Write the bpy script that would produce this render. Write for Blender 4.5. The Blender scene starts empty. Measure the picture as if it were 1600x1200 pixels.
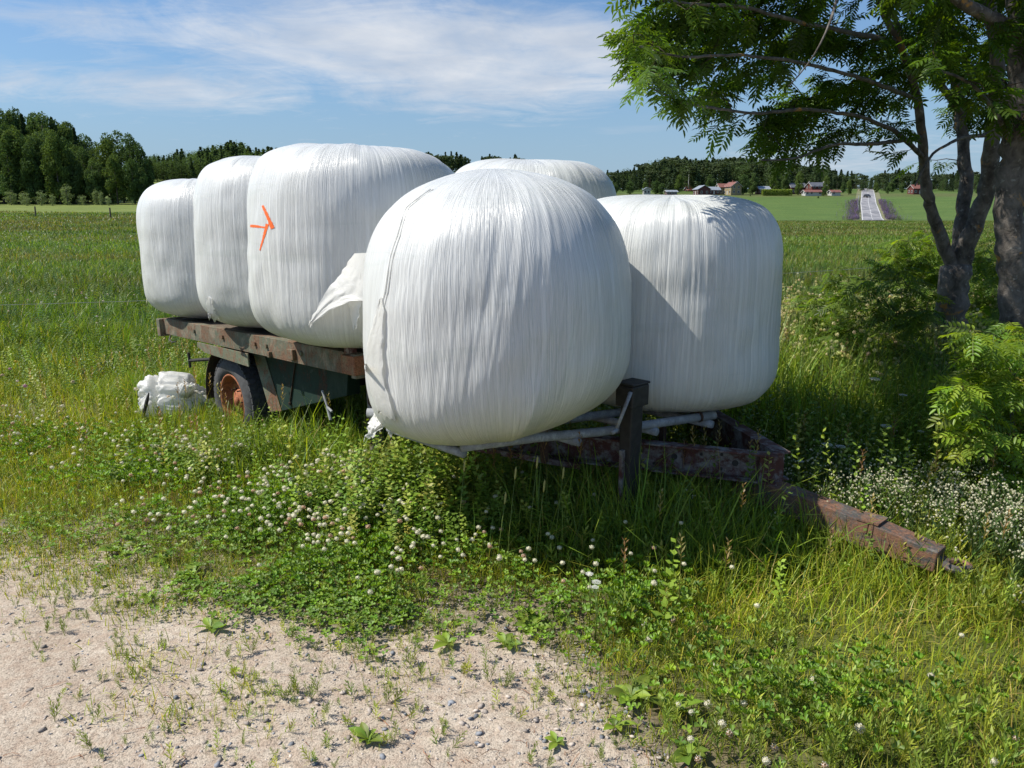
import bpy, math, random
import numpy as np
from mathutils import Vector, Matrix
from mathutils.bvhtree import BVHTree

# ------------------------------------------------------------------ camera, sky, sun, exposure
sc = bpy.context.scene
COL = sc.collection
F = 1180.0
CAM_H = 1.65
PITCH = math.atan(260 / F)
cam = bpy.data.cameras.new('camera')
cam.sensor_width = 36.0
cam.lens = 36.0 * F / 1600.0
cam.clip_end = 6000.0
cam.clip_start = 0.05
camo = bpy.data.objects.new('camera', cam)
COL.objects.link(camo)
camo.location = (0, 0, CAM_H)
camo.rotation_euler = (math.pi / 2 - PITCH, 0, 0)
sc.camera = camo

SUN_EL = math.radians(51)
SUN_TO = Vector((-0.998, -0.05, 0)).normalized()       # horizontal direction towards the sun
sun_dir = Vector((SUN_TO.x * math.cos(SUN_EL), SUN_TO.y * math.cos(SUN_EL), math.sin(SUN_EL)))
sl = bpy.data.lights.new('sun', 'SUN')
sl.energy = 5.0
sl.angle = math.radians(0.53)
sl.color = (1.0, 0.95, 0.85)
so = bpy.data.objects.new('sun', sl)
COL.objects.link(so)
so.rotation_euler = sun_dir.to_track_quat('Z', 'Y').to_euler()

sc.view_settings.view_transform = 'Standard'
sc.view_settings.look = 'None'
sc.view_settings.exposure = 0.40
sc.view_settings.gamma = 1.0
sc.cycles.max_bounces = 8
sc.cycles.transparent_max_bounces = 8

world = bpy.data.worlds.new('World')
sc.world = world
world.use_nodes = True


class NT:
    """small node-tree helper"""
    def __init__(s, nt):
        s.nt = nt

    def n(s, typ, **kw):
        nd = s.nt.nodes.new(typ)
        ins = kw.pop('ins', {})
        for k, v in kw.items():
            setattr(nd, k, v)
        for k, v in ins.items():
            if isinstance(v, bpy.types.NodeSocket):
                s.nt.links.new(v, nd.inputs[k])
            else:
                nd.inputs[k].default_value = v
        return nd

    def math(s, op, a, b=None, c=None, clamp=False):
        nd = s.nt.nodes.new('ShaderNodeMath')
        nd.operation = op
        nd.use_clamp = clamp
        for i, v in enumerate((a, b, c)):
            if v is None:
                continue
            if isinstance(v, bpy.types.NodeSocket):
                s.nt.links.new(v, nd.inputs[i])
            else:
                nd.inputs[i].default_value = v
        return nd.outputs[0]

    def mix(s, fac, a, b, blend='MIX'):
        nd = s.nt.nodes.new('ShaderNodeMix')
        nd.data_type = 'RGBA'
        nd.blend_type = blend
        for i, v in ((0, fac), (6, a), (7, b)):
            if isinstance(v, bpy.types.NodeSocket):
                s.nt.links.new(v, nd.inputs[i])
            else:
                nd.inputs[i].default_value = v if i == 0 or len(v) == 4 else (*v, 1)
        return nd.outputs[2]

    def ramp(s, fac, stops):
        nd = s.nt.nodes.new('ShaderNodeValToRGB')
        el = nd.color_ramp.elements
        while len(el) < len(stops):
            el.new(0.5)
        for e, (p, c) in zip(el, stops):
            e.position = p
            e.color = (c, c, c, 1) if isinstance(c, (int, float)) else (*c, 1)
        s.nt.links.new(fac, nd.inputs[0])
        return nd.outputs[0]

    def noise(s, vec, scale, detail=4, rough=0.5, dist=0.0):
        nd = s.n('ShaderNodeTexNoise', ins={'Scale': scale, 'Detail': detail, 'Roughness': rough, 'Distortion': dist})
        if vec is not None:
            s.nt.links.new(vec, nd.inputs['Vector'])
        return nd.outputs['Fac']

    def mapping(s, vec, scale=(1, 1, 1), loc=(0, 0, 0), rot=(0, 0, 0)):
        nd = s.n('ShaderNodeMapping', ins={'Scale': scale, 'Location': loc, 'Rotation': rot})
        s.nt.links.new(vec, nd.inputs['Vector'])
        return nd.outputs[0]


wn = NT(world.node_tree)
bg = world.node_tree.nodes['Background']
sky = wn.n('ShaderNodeTexSky', sky_type='NISHITA', sun_disc=False, sun_elevation=SUN_EL,
           sun_rotation=math.radians(267), air_density=1.25, dust_density=0.55, ozone_density=2.2, altitude=100)
gen = wn.n('ShaderNodeTexCoord').outputs['Generated']
sep = wn.n('ShaderNodeSeparateXYZ', ins={0: gen})
dx, dy, dz = sep.outputs
zz = wn.math('ADD', wn.math('MAXIMUM', dz, 0.0), 0.12)
cx = wn.math('DIVIDE', dx, zz)
cy = wn.math('DIVIDE', dy, zz)
comb = wn.n('ShaderNodeCombineXYZ', ins={0: cx, 1: cy, 2: 0.3}).outputs[0]
rotv = wn.mapping(comb, scale=(1.35, 1.25, 1), rot=(0, 0, 0.30), loc=(2.3, 1.7, 0))
big = wn.noise(rotv, 0.95, 9, 0.66, 0.9)
wisp = wn.noise(wn.mapping(comb, scale=(1.0, 1.8, 1), rot=(0, 0, -0.12), loc=(5, 0, 0)), 2.6, 9, 0.68, 0.9)


def lobe(ax, az, wx, wz):
    a = wn.math('DIVIDE', wn.math('SUBTRACT', dx, ax), wx)
    b = wn.math('DIVIDE', wn.math('SUBTRACT', dz, az), wz)
    r = wn.math('ADD', wn.math('MULTIPLY', a, a), wn.math('MULTIPLY', b, b))
    front = wn.math('GREATER_THAN', dy, 0.0)
    return wn.math('MULTIPLY', wn.math('POWER', 2.718, wn.math('MULTIPLY', r, -1.0)), front)


m1 = lobe(-0.13, 0.205, 0.21, 0.072)
m1b = lobe(0.08, 0.180, 0.13, 0.050)
m2 = lobe(-0.46, 0.140, 0.20, 0.030)
m3 = lobe(-0.45, 0.205, 0.15, 0.028)
m4 = lobe(0.38, 0.060, 0.22, 0.035)
mask = wn.math('ADD', wn.math('ADD', m1, wn.math('MULTIPLY', m1b, 0.95)), wn.math('ADD', wn.math('MULTIPLY', m2, 0.72), wn.math('ADD', wn.math('MULTIPLY', m3, 0.50), wn.math('MULTIPLY', m4, 0.6))))
dens = wn.math('ADD', wn.math('MULTIPLY', big, 0.6), wn.math('MULTIPLY', wisp, 0.4))
back = wn.math('MULTIPLY', wn.math('LESS_THAN', dy, 0.0), 0.30)
val = wn.math('ADD', dens, wn.math('MULTIPLY', wn.math('MINIMUM', wn.math('ADD', mask, back), 1.0), 0.40))
cloud = wn.ramp(val, [(0.62, 0.0), (0.72, 0.30), (0.84, 0.68), (0.97, 0.92)])
# low thin streaks of cloud above the horizon
st = wn.noise(wn.mapping(gen, scale=(3.2, 3.2, 34), loc=(1.3, 0, 0.35)), 1.3, 5, 0.5)
stm = wn.math('MULTIPLY', wn.ramp(st, [(0.60, 0.0), (0.74, 0.55)]), lobe(-0.12, 0.095, 0.40, 0.020))
cl = wn.math('MAXIMUM', cloud, stm)
shade = wn.ramp(wn.noise(rotv, 2.2, 4, 0.5), [(0.3, (4.9, 5.6, 6.7)), (0.7, (7.2, 7.5, 8.0))])
tcol = wn.ramp(dz, [(0.0, (0.60, 0.74, 1.06)), (0.05, (0.66, 0.82, 1.10)), (0.14, (0.72, 0.92, 1.18)), (0.3, (0.78, 0.96, 1.20))])
tinted = wn.mix(1.0, sky.outputs[0], tcol, 'MULTIPLY')
hz_f = wn.ramp(dz, [(0.0, 0.85), (0.06, 0.6), (0.16, 0.15), (0.3, 0.0)])
tinted = wn.mix(hz_f, tinted, (3.25, 4.75, 6.4))
lp = wn.mix(cl, tinted, shade)
world.node_tree.links.new(lp, bg.inputs[0])
bg.inputs[1].default_value = 0.08

# ------------------------------------------------------------------ helpers
rng = np.random.default_rng(11)
random.seed(5)
CT, ST = math.cos(PITCH), math.sin(PITCH)


def ray(px, py):
    u = (px - 800) / F
    v = (600 - py) / F
    return Vector((u, CT + v * ST, -ST + v * CT))


def at_y(px, py, y):
    r = ray(px, py)
    return Vector((0, 0, CAM_H)) + r * (y / r.y)


def at_z(px, py, z):
    r = ray(px, py)
    return Vector((0, 0, CAM_H)) + r * ((z - CAM_H) / r.z)


def smooth(a, b, x):
    t = np.clip((np.asarray(x, float) - a) / (b - a), 0, 1)
    return t * t * (3 - 2 * t)


def hash2(ix, iy, seed):
    h = (ix.astype(np.int64) * 374761393 + iy.astype(np.int64) * 668265263 + seed * 974634777) & 0xffffffff
    h = ((h ^ (h >> 13)) * 1274126177) & 0xffffffff
    h = (h ^ (h >> 16)) & 0xffffffff
    return h / 4294967295.0


def vnoise(x, y, seed=0, wrapx=None):
    x = np.asarray(x, float)
    y = np.asarray(y, float)
    ix = np.floor(x)
    iy = np.floor(y)
    fx = x - ix
    fy = y - iy
    fx = fx * fx * (3 - 2 * fx)
    fy = fy * fy * (3 - 2 * fy)
    x0, x1 = ix, ix + 1
    if wrapx:
        x0 = np.mod(x0, wrapx)
        x1 = np.mod(x1, wrapx)
    a = hash2(x0, iy, seed)
    b = hash2(x1, iy, seed)
    c = hash2(x0, iy + 1, seed)
    d = hash2(x1, iy + 1, seed)
    return (a * (1 - fx) + b * fx) * (1 - fy) + (c * (1 - fx) + d * fx) * fy


def fbm(x, y, seed=0, octv=4):
    s = 0
    a = 0.5
    for i in range(octv):
        s = s + a * vnoise(x * 2 ** i, y * 2 ** i, seed + i * 7)
        a *= 0.5
    return s


def setp(o, label=None, cat=None, group=None, kind=None):
    if label:
        o['label'] = label
    if cat:
        o['category'] = cat
    if group:
        o['group'] = group
    if kind:
        o['kind'] = kind
    return o


def np_mesh(name, V, faces, mat, parent=None, col=None, uv=None, smoothf=False):
    """faces: list of (n,k) int arrays"""
    me = bpy.data.meshes.new(name)
    V = np.ascontiguousarray(V, dtype=np.float32)
    me.vertices.add(len(V))
    me.vertices.foreach_set('co', V.ravel())
    loops = np.concatenate([f.ravel() for f in faces]).astype(np.int32)
    tot = np.concatenate([np.full(len(f), f.shape[1], np.int32) for f in faces])
    start = np.concatenate([[0], np.cumsum(tot)[:-1]]).astype(np.int32)
    me.loops.add(len(loops))
    me.loops.foreach_set('vertex_index', loops)
    me.polygons.add(len(tot))
    me.polygons.foreach_set('loop_start', start)
    me.polygons.foreach_set('loop_total', tot)
    if smoothf:
        me.polygons.foreach_set('use_smooth', np.ones(len(tot), bool))
    if uv is not None:
        ul = me.uv_layers.new(name='UVMap')
        ul.data.foreach_set('uv', np.ascontiguousarray(uv[loops] if len(uv) == len(V) else uv, dtype=np.float32).ravel())
    if col is not None:
        ca = me.color_attributes.new('Col', 'FLOAT_COLOR', 'POINT')
        c4 = np.ones((len(V), 4), np.float32)
        c4[:, :3] = col
        ca.data.foreach_set('color', c4.ravel())
    me.update(calc_edges=True)
    for m in (mat if isinstance(mat, (list, tuple)) else [mat]):
        me.materials.append(m)
    o = bpy.data.objects.new(name, me)
    COL.objects.link(o)
    if parent:
        o.parent = parent
    return o


def empty(name, loc=(0, 0, 0), rot=(0, 0, 0)):
    o = bpy.data.objects.new(name, None)
    o.empty_display_size = 0.2
    COL.objects.link(o)
    o.location = loc
    o.rotation_euler = rot
    return o


def copy_tree(o, parent=None):
    c = o.copy()
    COL.objects.link(c)
    c.parent = parent
    for ch in list(o.children):
        copy_tree(ch, c)
    return c


def rotm(yaw, tilt=None, roll=None):
    """(n,3,3): Rz(yaw) @ Rx(tilt) @ Ry(roll)"""
    yaw = np.atleast_1d(yaw)
    n = len(yaw)
    tilt = np.zeros(n) if tilt is None else tilt
    roll = np.zeros(n) if roll is None else roll
    cz, sz = np.cos(yaw), np.sin(yaw)
    cx_, sx = np.cos(tilt), np.sin(tilt)
    cy_, sy = np.cos(roll), np.sin(roll)
    Z = np.zeros((n, 3, 3)); X = np.zeros((n, 3, 3)); Y = np.zeros((n, 3, 3))
    Z[:, 0, 0] = cz; Z[:, 0, 1] = -sz; Z[:, 1, 0] = sz; Z[:, 1, 1] = cz; Z[:, 2, 2] = 1
    X[:, 0, 0] = 1; X[:, 1, 1] = cx_; X[:, 1, 2] = -sx; X[:, 2, 1] = sx; X[:, 2, 2] = cx_
    Y[:, 1, 1] = 1; Y[:, 0, 0] = cy_; Y[:, 0, 2] = sy; Y[:, 2, 0] = -sy; Y[:, 2, 2] = cy_
    return Z @ X @ Y


class Soup:
    """collects stamped templates into ONE mesh"""
    def __init__(s):
        s.V = []; s.C = []; s.F = {}; s.n = 0

    def stamp(s, tpl, M, P, C):
        TV, TF, TC = tpl
        m = len(TV); n = len(P)
        if n == 0:
            return
        V = np.einsum('nij,mj->nmi', M, TV) + P[:, None, :]
        s.V.append(V.reshape(-1, 3).astype(np.float32))
        s.C.append((C[:, None, :] * TC[None]).reshape(-1, 3).astype(np.float32))
        off = (np.arange(n) * m + s.n)[:, None, None]
        for f in TF:
            f = np.asarray(f)
            s.F.setdefault(f.shape[1], []).append((f[None] + off).reshape(-1, f.shape[1]))
        s.n += n * m

    def add(s, V, faces, C):
        V = np.asarray(V, np.float32)
        s.V.append(V)
        s.C.append(np.broadcast_to(np.asarray(C, np.float32), (len(V), 3)).astype(np.float32))
        for f in faces:
            f = np.asarray(f)
            s.F.setdefault(f.shape[1], []).append(f + s.n)
        s.n += len(V)

    def build(s, name, mat, parent=None, smoothf=False):
        return np_mesh(name, np.concatenate(s.V), [np.concatenate(v) for v in s.F.values()], mat, parent,
                       col=np.concatenate(s.C), smoothf=smoothf)


def scaled(R, sx, sy, sz):
    n = len(R)
    S = np.stack([np.broadcast_to(sx, n), np.broadcast_to(sy, n), np.broadcast_to(sz, n)], -1)
    return R * S[:, None, :]


def tube(path, radii, sides=8, cap=True):
    path = [Vector(p) for p in path]
    V = []
    prev = None
    for i, p in enumerate(path):
        t = (path[min(i + 1, len(path) - 1)] - path[max(i - 1, 0)]).normalized()
        if prev is None:
            a = Vector((0, 0, 1)) if abs(t.z) < 0.9 else Vector((1, 0, 0))
            nrm = t.cross(a).normalized()
        else:
            nrm = (prev - t * prev.dot(t)).normalized()
        prev = nrm
        b = t.cross(nrm)
        r = radii[i] if hasattr(radii, '__len__') else radii
        for k in range(sides):
            an = 2 * math.pi * k / sides
            V.append(p + nrm * (math.cos(an) * r) + b * (math.sin(an) * r))
    Q = []
    for i in range(len(path) - 1):
        for k in range(sides):
            k2 = (k + 1) % sides
            Q.append((i * sides + k, i * sides + k2, (i + 1) * sides + k2, (i + 1) * sides + k))
    T = []
    if cap:
        n = len(V)
        V.append(path[0]); V.append(path[-1])
        for k in range(sides):
            k2 = (k + 1) % sides
            T.append((n, k2, k))
            T.append((n + 1, (len(path) - 1) * sides + k, (len(path) - 1) * sides + k2))
    V = np.array([tuple(v) for v in V])
    return V, ([np.array(Q)] + ([np.array(T)] if T else []))


class HS:
    """hard-surface builder: boxes, prisms, tubes, lathes in one mesh"""
    def __init__(s):
        s.V = []; s.F = []

    def add(s, V, Fs):
        n = len(s.V)
        s.V += [tuple(v) for v in V]
        for f in Fs:
            s.F.append(tuple(int(i) + n for i in f))

    def box(s, a, b):
        x0, x1 = sorted((a[0], b[0])); y0, y1 = sorted((a[1], b[1])); z0, z1 = sorted((a[2], b[2]))
        s.add([(x0, y0, z0), (x1, y0, z0), (x1, y1, z0), (x0, y1, z0), (x0, y0, z1), (x1, y0, z1), (x1, y1, z1), (x0, y1, z1)],
              [(0, 3, 2, 1), (4, 5, 6, 7), (0, 1, 5, 4), (1, 2, 6, 5), (2, 3, 7, 6), (3, 0, 4, 7)])

    def beam(s, p, q, w, h, up=(0, 0, 1), h2=None, w2=None):
        """rectangular bar from p to q, w across, h along 'up'"""
        p = Vector(p); q = Vector(q)
        t = (q - p).normalized()
        side = t.cross(Vector(up)).normalized()
        u = side.cross(t)
        h2 = h2 or h; w2 = w2 or w
        V = []
        for c, ww, hh in ((p, w, h), (q, w2, h2)):
            for a, b in ((-1, -1), (1, -1), (1, 1), (-1, 1)):
                V.append(c + side * (a * ww / 2) + u * (b * hh / 2))
        s.add(V, [(0, 3, 2, 1), (4, 5, 6, 7), (0, 1, 5, 4), (1, 2, 6, 5), (2, 3, 7, 6), (3, 0, 4, 7)])

    def prism(s, poly, off):
        """poly: list of 3d points (planar), extruded by off"""
        n = len(poly)
        off = Vector(off)
        V = [Vector(p) for p in poly] + [Vector(p) + off for p in poly]
        Fs = [tuple(range(n))[::-1], tuple(range(n, 2 * n))]
        for i in range(n):
            j = (i + 1) % n
            Fs.append((i, j, n + j, n + i))
        s.add(V, Fs)

    def tube(s, path, r, sides=10):
        V, Fs = tube(path, r, sides)
        s.add(V, [f for a in Fs for f in a])

    def lathe(s, prof, axis_o, axis_d, seg=32, rad=None):
        """prof: list (radius, along)"""
        o = Vector(axis_o); d = Vector(axis_d).normalized()
        a = Vector((0, 0, 1)) if abs(d.z) < 0.9 else Vector((1, 0, 0))
        u = d.cross(a).normalized(); w = d.cross(u)
        V = []
        for k in range(seg):
            an = 2 * math.pi * k / seg
            for (r, h) in prof:
                V.append(o + d * h + (u * math.cos(an) + w * math.sin(an)) * r)
        m = len(prof)
        Fs = []
        for k in range(seg):
            k2 = (k + 1) % seg
            for i in range(m - 1):
                Fs.append((k * m + i, k * m + i + 1, k2 * m + i + 1, k2 * m + i))
        s.add(V, Fs)

    def build(s, name, mat, parent=None, bevel=0.0, smoothf=False):
        me = bpy.data.meshes.new(name)
        me.from_pydata(s.V, [], s.F)
        me.validate()
        if smoothf:
            me.polygons.foreach_set('use_smooth', [True] * len(me.polygons))
        me.materials.append(mat)
        o = bpy.data.objects.new(name, me)
        COL.objects.link(o)
        if parent:
            o.parent = parent
        if bevel:
            md = o.modifiers.new('bevel', 'BEVEL')
            md.width = bevel
            md.segments = 2
            md.limit_method = 'ANGLE'
        return o


# ------------------------------------------------------------------ materials
def mat_new(name):
    m = bpy.data.materials.new(name)
    m.use_nodes = True
    t = NT(m.node_tree)
    return m, t, m.node_tree.nodes['Principled BSDF'], m.node_tree.nodes['Material Output']


def link(t, a, b):
    t.nt.links.new(a, b)


def foliage(name, trans=0.35, rough=0.5, spec=0.35, var=0.25, nscale=6.0, tcol=(1.25, 1.25, 0.35), gain=(1, 1, 1)):
    m, t, p, out = mat_new(name)
    at = t.n('ShaderNodeAttribute', attribute_name='Col').outputs['Color']
    obj = t.n('ShaderNodeTexCoord').outputs['Object']
    nz = t.noise(obj, nscale, 3)
    k = t.ramp(nz, [(0.3, 1 - var), (0.7, 1 + var * 0.6)])
    c = t.mix(1.0, at, k, 'MULTIPLY')
    c = t.mix(1.0, c, gain, 'MULTIPLY')
    link(t, c, p.inputs['Base Color'])
    p.inputs['Roughness'].default_value = rough
    p.inputs['Specular IOR Level'].default_value = spec
    tr = t.n('ShaderNodeBsdfTranslucent')
    tc = t.mix(1.0, c, tcol, 'MULTIPLY')
    link(t, tc, tr.inputs[0])
    mx = t.n('ShaderNodeMixShader', ins={0: trans})
    link(t, p.outputs[0], mx.inputs[1])
    link(t, tr.outputs[0], mx.inputs[2])
    link(t, mx.outputs[0], out.inputs[0])
    return m


def plain(name, col, rough=0.6, metal=0.0, var=0.15, scale=8.0, bump=0.1, col2=None):
    m, t, p, out = mat_new(name)
    obj = t.n('ShaderNodeTexCoord').outputs['Object']
    nz = t.noise(obj, scale, 5, 0.6)
    c2 = col2 or tuple(x * (1 - var * 2) for x in col)
    c = t.mix(t.ramp(nz, [(0.38, 0.0), (0.62, 1.0)]), c2, col)
    link(t, c, p.inputs['Base Color'])
    p.inputs['Roughness'].default_value = rough
    p.inputs['Metallic'].default_value = metal
    b = t.n('ShaderNodeBump', ins={'Strength': bump, 'Distance': 0.01, 'Height': nz})
    link(t, b.outputs[0], p.inputs['Normal'])
    return m


def worn_paint(name, paint, rust, pale, rust_amt=0.5, pale_amt=0.3, scale=5.0, seed=0.0, stretch=(1, 1, 1)):
    m, t, p, out = mat_new(name)
    obj = t.mapping(t.n('ShaderNodeTexCoord').outputs['Object'], loc=(seed, seed * 1.7, seed * .3), scale=stretch)
    n0 = t.noise(obj, scale, 3, 0.6, 0.4)
    n3 = t.noise(obj, scale * 14, 4, 0.7)
    nf = t.noise(obj, scale * 5.5, 8, 0.8, 0.3)
    run = t.noise(t.mapping(obj, scale=(scale * 9, scale * 9, scale * 0.8)), 1.0, 4, 0.6)
    n1 = t.math('ADD', t.math('MULTIPLY', n0, 0.42), t.math('ADD', t.math('MULTIPLY', nf, 0.36), t.math('MULTIPLY', run, 0.22)))
    n2 = t.math('ADD', t.math('MULTIPLY', t.noise(obj, scale * 2.3, 6, 0.6), 0.5), t.math('MULTIPLY', nf, 0.5))
    rf = t.ramp(n1, [(1 - rust_amt - 0.07, 0.0), (1 - rust_amt + 0.015, 1.0)])
    pf = t.ramp(n2, [(1 - pale_amt - 0.06, 0.0), (1 - pale_amt + 0.04, 1.0)])
    rustc = t.mix(t.ramp(n3, [(0.35, 0.0), (0.65, 1.0)]), tuple(x * 0.45 for x in rust), rust)
    c = t.mix(pf, paint, pale)
    c = t.mix(rf, c, rustc)
    c = t.mix(t.ramp(n3, [(0.3, 0.3), (0.5, 0.0)]), c, (0.03, 0.025, 0.02))
    link(t, c, p.inputs['Base Color'])
    link(t, t.ramp(n1, [(0.4, 0.62), (0.6, 0.9)]), p.inputs['Roughness'])
    p.inputs['Specular IOR Level'].default_value = 0.3
    h = t.math('ADD', t.math('MULTIPLY', rf, 0.5), t.math('MULTIPLY', n3, 0.5))
    b = t.n('ShaderNodeBump', ins={'Strength': 0.5, 'Distance': 0.003, 'Height': h})
    link(t, b.outputs[0], p.inputs['Normal'])
    return m


def film_material(name, tint=(0.625, 0.635, 0.62)):
    m, t, p, out = mat_new(name)
    uv = t.n('ShaderNodeTexCoord').outputs['UV']
    at = t.n('ShaderNodeAttribute', attribute_name='Col').outputs['Color']
    s1 = t.noise(t.mapping(uv, scale=(74, 1.3, 1)), 1.0, 4, 0.62, 0.3)
    s2 = t.noise(t.mapping(uv, scale=(27, 1.0, 1), loc=(7, 3, 0)), 1.0, 3, 0.5, 0.35)
    cr = t.noise(t.mapping(uv, scale=(20, 18, 1)), 1.0, 5, 0.7, 0.8)
    rd = t.math('ABSOLUTE', t.math('SUBTRACT', s1, 0.5))
    h = t.math('ADD', t.math('MULTIPLY', t.math('MINIMUM', rd, 0.09), 4.5), t.math('ADD', t.math('MULTIPLY', s2, 0.35), t.math('MULTIPLY', cr, 0.12)))
    md_ = t.noise(t.mapping(uv, scale=(3.2, 1.1, 1), loc=(3, 9, 0)), 1.0, 3, 0.6, 0.6)
    h = t.math('MULTIPLY', h, t.ramp(md_, [(0.36, 0.22), (0.60, 1.25)]))
    lay = t.noise(t.mapping(uv, scale=(0.6, 7.0, 1), rot=(0, 0, 0.10)), 1.0, 2, 0.5, 0.5)
    b = t.n('ShaderNodeBump', ins={'Strength': 0.62, 'Distance': 0.0062, 'Height': h})
    link(t, b.outputs[0], p.inputs['Normal'])
    c = t.mix(t.ramp(s1, [(0.38, 0.0), (0.60, 1.0)]), tuple(x * 0.86 for x in tint), tint)
    c = t.mix(1.0, c, at, 'MULTIPLY')
    c = t.mix(t.ramp(lay, [(0.56, 0.0), (0.585, 0.35), (0.62, 0.0)]), c, (0.50, 0.53, 0.50))
    c = t.mix(t.ramp(md_, [(0.35, 0.08), (0.6, 0.0)]), c, (0.56, 0.59, 0.56))
    link(t, c, p.inputs['Base Color'])
    p.inputs['Roughness'].default_value = 0.34
    p.inputs['Specular IOR Level'].default_value = 0.5
    p.inputs['Subsurface Weight'].default_value = 0.0
    return m


def loose_film(name):
    m, t, p, out = mat_new(name)
    obj = t.n('ShaderNodeTexCoord').outputs['Object']
    nz = t.noise(obj, 28, 6, 0.65, 1.2)
    b = t.n('ShaderNodeBump', ins={'Strength': 0.6, 'Distance': 0.006, 'Height': nz})
    link(t, b.outputs[0], p.inputs['Normal'])
    c = t.mix(nz, (0.78, 0.77, 0.73), (0.86, 0.86, 0.84))
    link(t, c, p.inputs['Base Color'])
    p.inputs['Roughness'].default_value = 0.35
    tr = t.n('ShaderNodeBsdfTranslucent')
    link(t, c, tr.inputs[0])
    link(t, b.outputs[0], tr.inputs['Normal'])
    mx = t.n('ShaderNodeMixShader', ins={0: 0.45})
    link(t, p.outputs[0], mx.inputs[1])
    link(t, tr.outputs[0], mx.inputs[2])
    link(t, mx.outputs[0], out.inputs[0])
    return m


M = {}
M['grass'] = foliage('grass_blades', 0.42, 0.45, 0.35, 0.12, 2.0, gain=(1.66, 1.52, 1.05))
M['leaf'] = foliage('rowan_leaves', 0.48, 0.42, 0.4, 0.15, 3.0, tcol=(1.8, 1.7, 0.35), gain=(1.35, 1.20, 0.95))
M['weed'] = foliage('weeds', 0.32, 0.5, 0.35, 0.15, 9.0, gain=(1.70, 1.46, 1.05))
M['crown'] = foliage('far_foliage', 0.30, 0.8, 0.05, 0.15, 0.35, tcol=(1.2, 1.2, 0.5), gain=(1.35, 1.40, 1.35))
M['petal'] = foliage('petals', 0.25, 0.6, 0.2, 0.05, 60.0, tcol=(1, 1, 1))
M['film'] = film_material('stretch_film')
M['loose'] = loose_film('loose_stretch_film')
M['rail'] = worn_paint('weathered_green_rail', (0.11, 0.12, 0.085), (0.20, 0.115, 0.07), (0.23, 0.19, 0.14), 0.46, 0.46, 6.0, 1.0)
M['skirt'] = worn_paint('dark_green_panel', (0.008, 0.026, 0.019), (0.075, 0.034, 0.022), (0.07, 0.09, 0.08), 0.41, 0.38, 5.0, 3.0)
M['cornerm'] = worn_paint('rusty_corner', (0.20, 0.15, 0.085), (0.30, 0.13, 0.07), (0.25, 0.22, 0.15), 0.52, 0.42, 8.0, 21.0)
M['flange'] = worn_paint('pale_flange', (0.13, 0.15, 0.10), (0.24, 0.12, 0.07), (0.20, 0.20, 0.14), 0.45, 0.45, 7.0, 2.0)
M['aframe'] = worn_paint('peeling_red_frame', (0.085, 0.030, 0.024), (0.13, 0.045, 0.028), (0.23, 0.22, 0.21), 0.42, 0.47, 4.5, 5.0)
M['drawbar'] = worn_paint('black_drawbar', (0.065, 0.062, 0.062), (0.24, 0.125, 0.08), (0.17, 0.155, 0.14), 0.49, 0.45, 7.0, 7.0, (1, 1, 3))
M['chassis'] = worn_paint('dark_chassis', (0.03, 0.027, 0.025), (0.07, 0.038, 0.025), (0.05, 0.05, 0.05), 0.5, 0.4, 6.0, 9.0)
M['dark'] = plain('black_steel', (0.035, 0.032, 0.03), 0.6, 0.2, 0.2, 30, 0.2)
M['tyre'] = plain('grey_rubber', (0.075, 0.075, 0.078), 0.85, 0, 0.2, 25, 0.25)
M['rim'] = worn_paint('orange_rim', (0.36, 0.125, 0.055), (0.26, 0.10, 0.05), (0.10, 0.05, 0.03), 0.45, 0.38, 9.0, 11.0)
M['pipe'] = worn_paint('galvanised_pipe', (0.24, 0.25, 0.26), (0.15, 0.10, 0.07), (0.36, 0.38, 0.39), 0.34, 0.45, 9.0, 13.0)
M['wood'] = worn_paint('old_deck_boards', (0.12, 0.095, 0.07), (0.10, 0.06, 0.04), (0.18, 0.16, 0.13), 0.4, 0.4, 8.0, 15.0, (1, 6, 6))
M['orange'] = plain('orange_spray', (0.85, 0.14, 0.015), 0.5, 0, 0.08, 60, 0.05)
M['brass'] = plain('brass_nut', (0.55, 0.38, 0.14), 0.4, 0.8, 0.1, 30, 0.05)


def bark_mat():
    m, t, p, out = mat_new('rowan_bark')
    obj = t.n('ShaderNodeTexCoord').outputs['Object']
    n1 = t.noise(t.mapping(obj, scale=(13, 13, 9)), 1.0, 6, 0.65, 0.4)
    n2 = t.noise(obj, 6.5, 4, 0.55, 0.6)
    n3 = t.noise(obj, 26, 4, 0.6)
    c = t.mix(t.ramp(n1, [(0.35, 0.0), (0.65, 1.0)]), (0.040, 0.033, 0.028), (0.165, 0.145, 0.125))
    c = t.mix(t.ramp(n3, [(0.60, 0.0), (0.70, 0.6)]), c, (0.30, 0.30, 0.27))
    lf = t.math('MULTIPLY', t.ramp(n2, [(0.615, 0.0), (0.66, 0.9)]), t.ramp(n3, [(0.36, 0.0), (0.5, 1.0)]))
    c = t.mix(lf, c, (0.34, 0.17, 0.03))
    link(t, c, p.inputs['Base Color'])
    p.inputs['Roughness'].default_value = 0.85
    h = t.math('ADD', n1, t.math('MULTIPLY', n3, 0.5))
    b = t.n('ShaderNodeBump', ins={'Strength': 0.7, 'Distance': 0.02, 'Height': h})
    link(t, b.outputs[0], p.inputs['Normal'])
    return m


M['bark'] = bark_mat()

# ------------------------------------------------------------------ terrain
LY = [0, 40, 120, 160, 210, 300, 420, 1500, 5000]
LZ = [0, 0, 2.4, 4.7, 7.2, 15.0, 26.0, 40.0, 40.0]
RY = [0, 60, 180, 235, 260, 400, 480, 600, 1500, 5000]
RZ = [0, 0, 0.5, 0.62, 1.3, 13.2, 19.0, 21.5, 26.0, 26.0]


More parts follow.
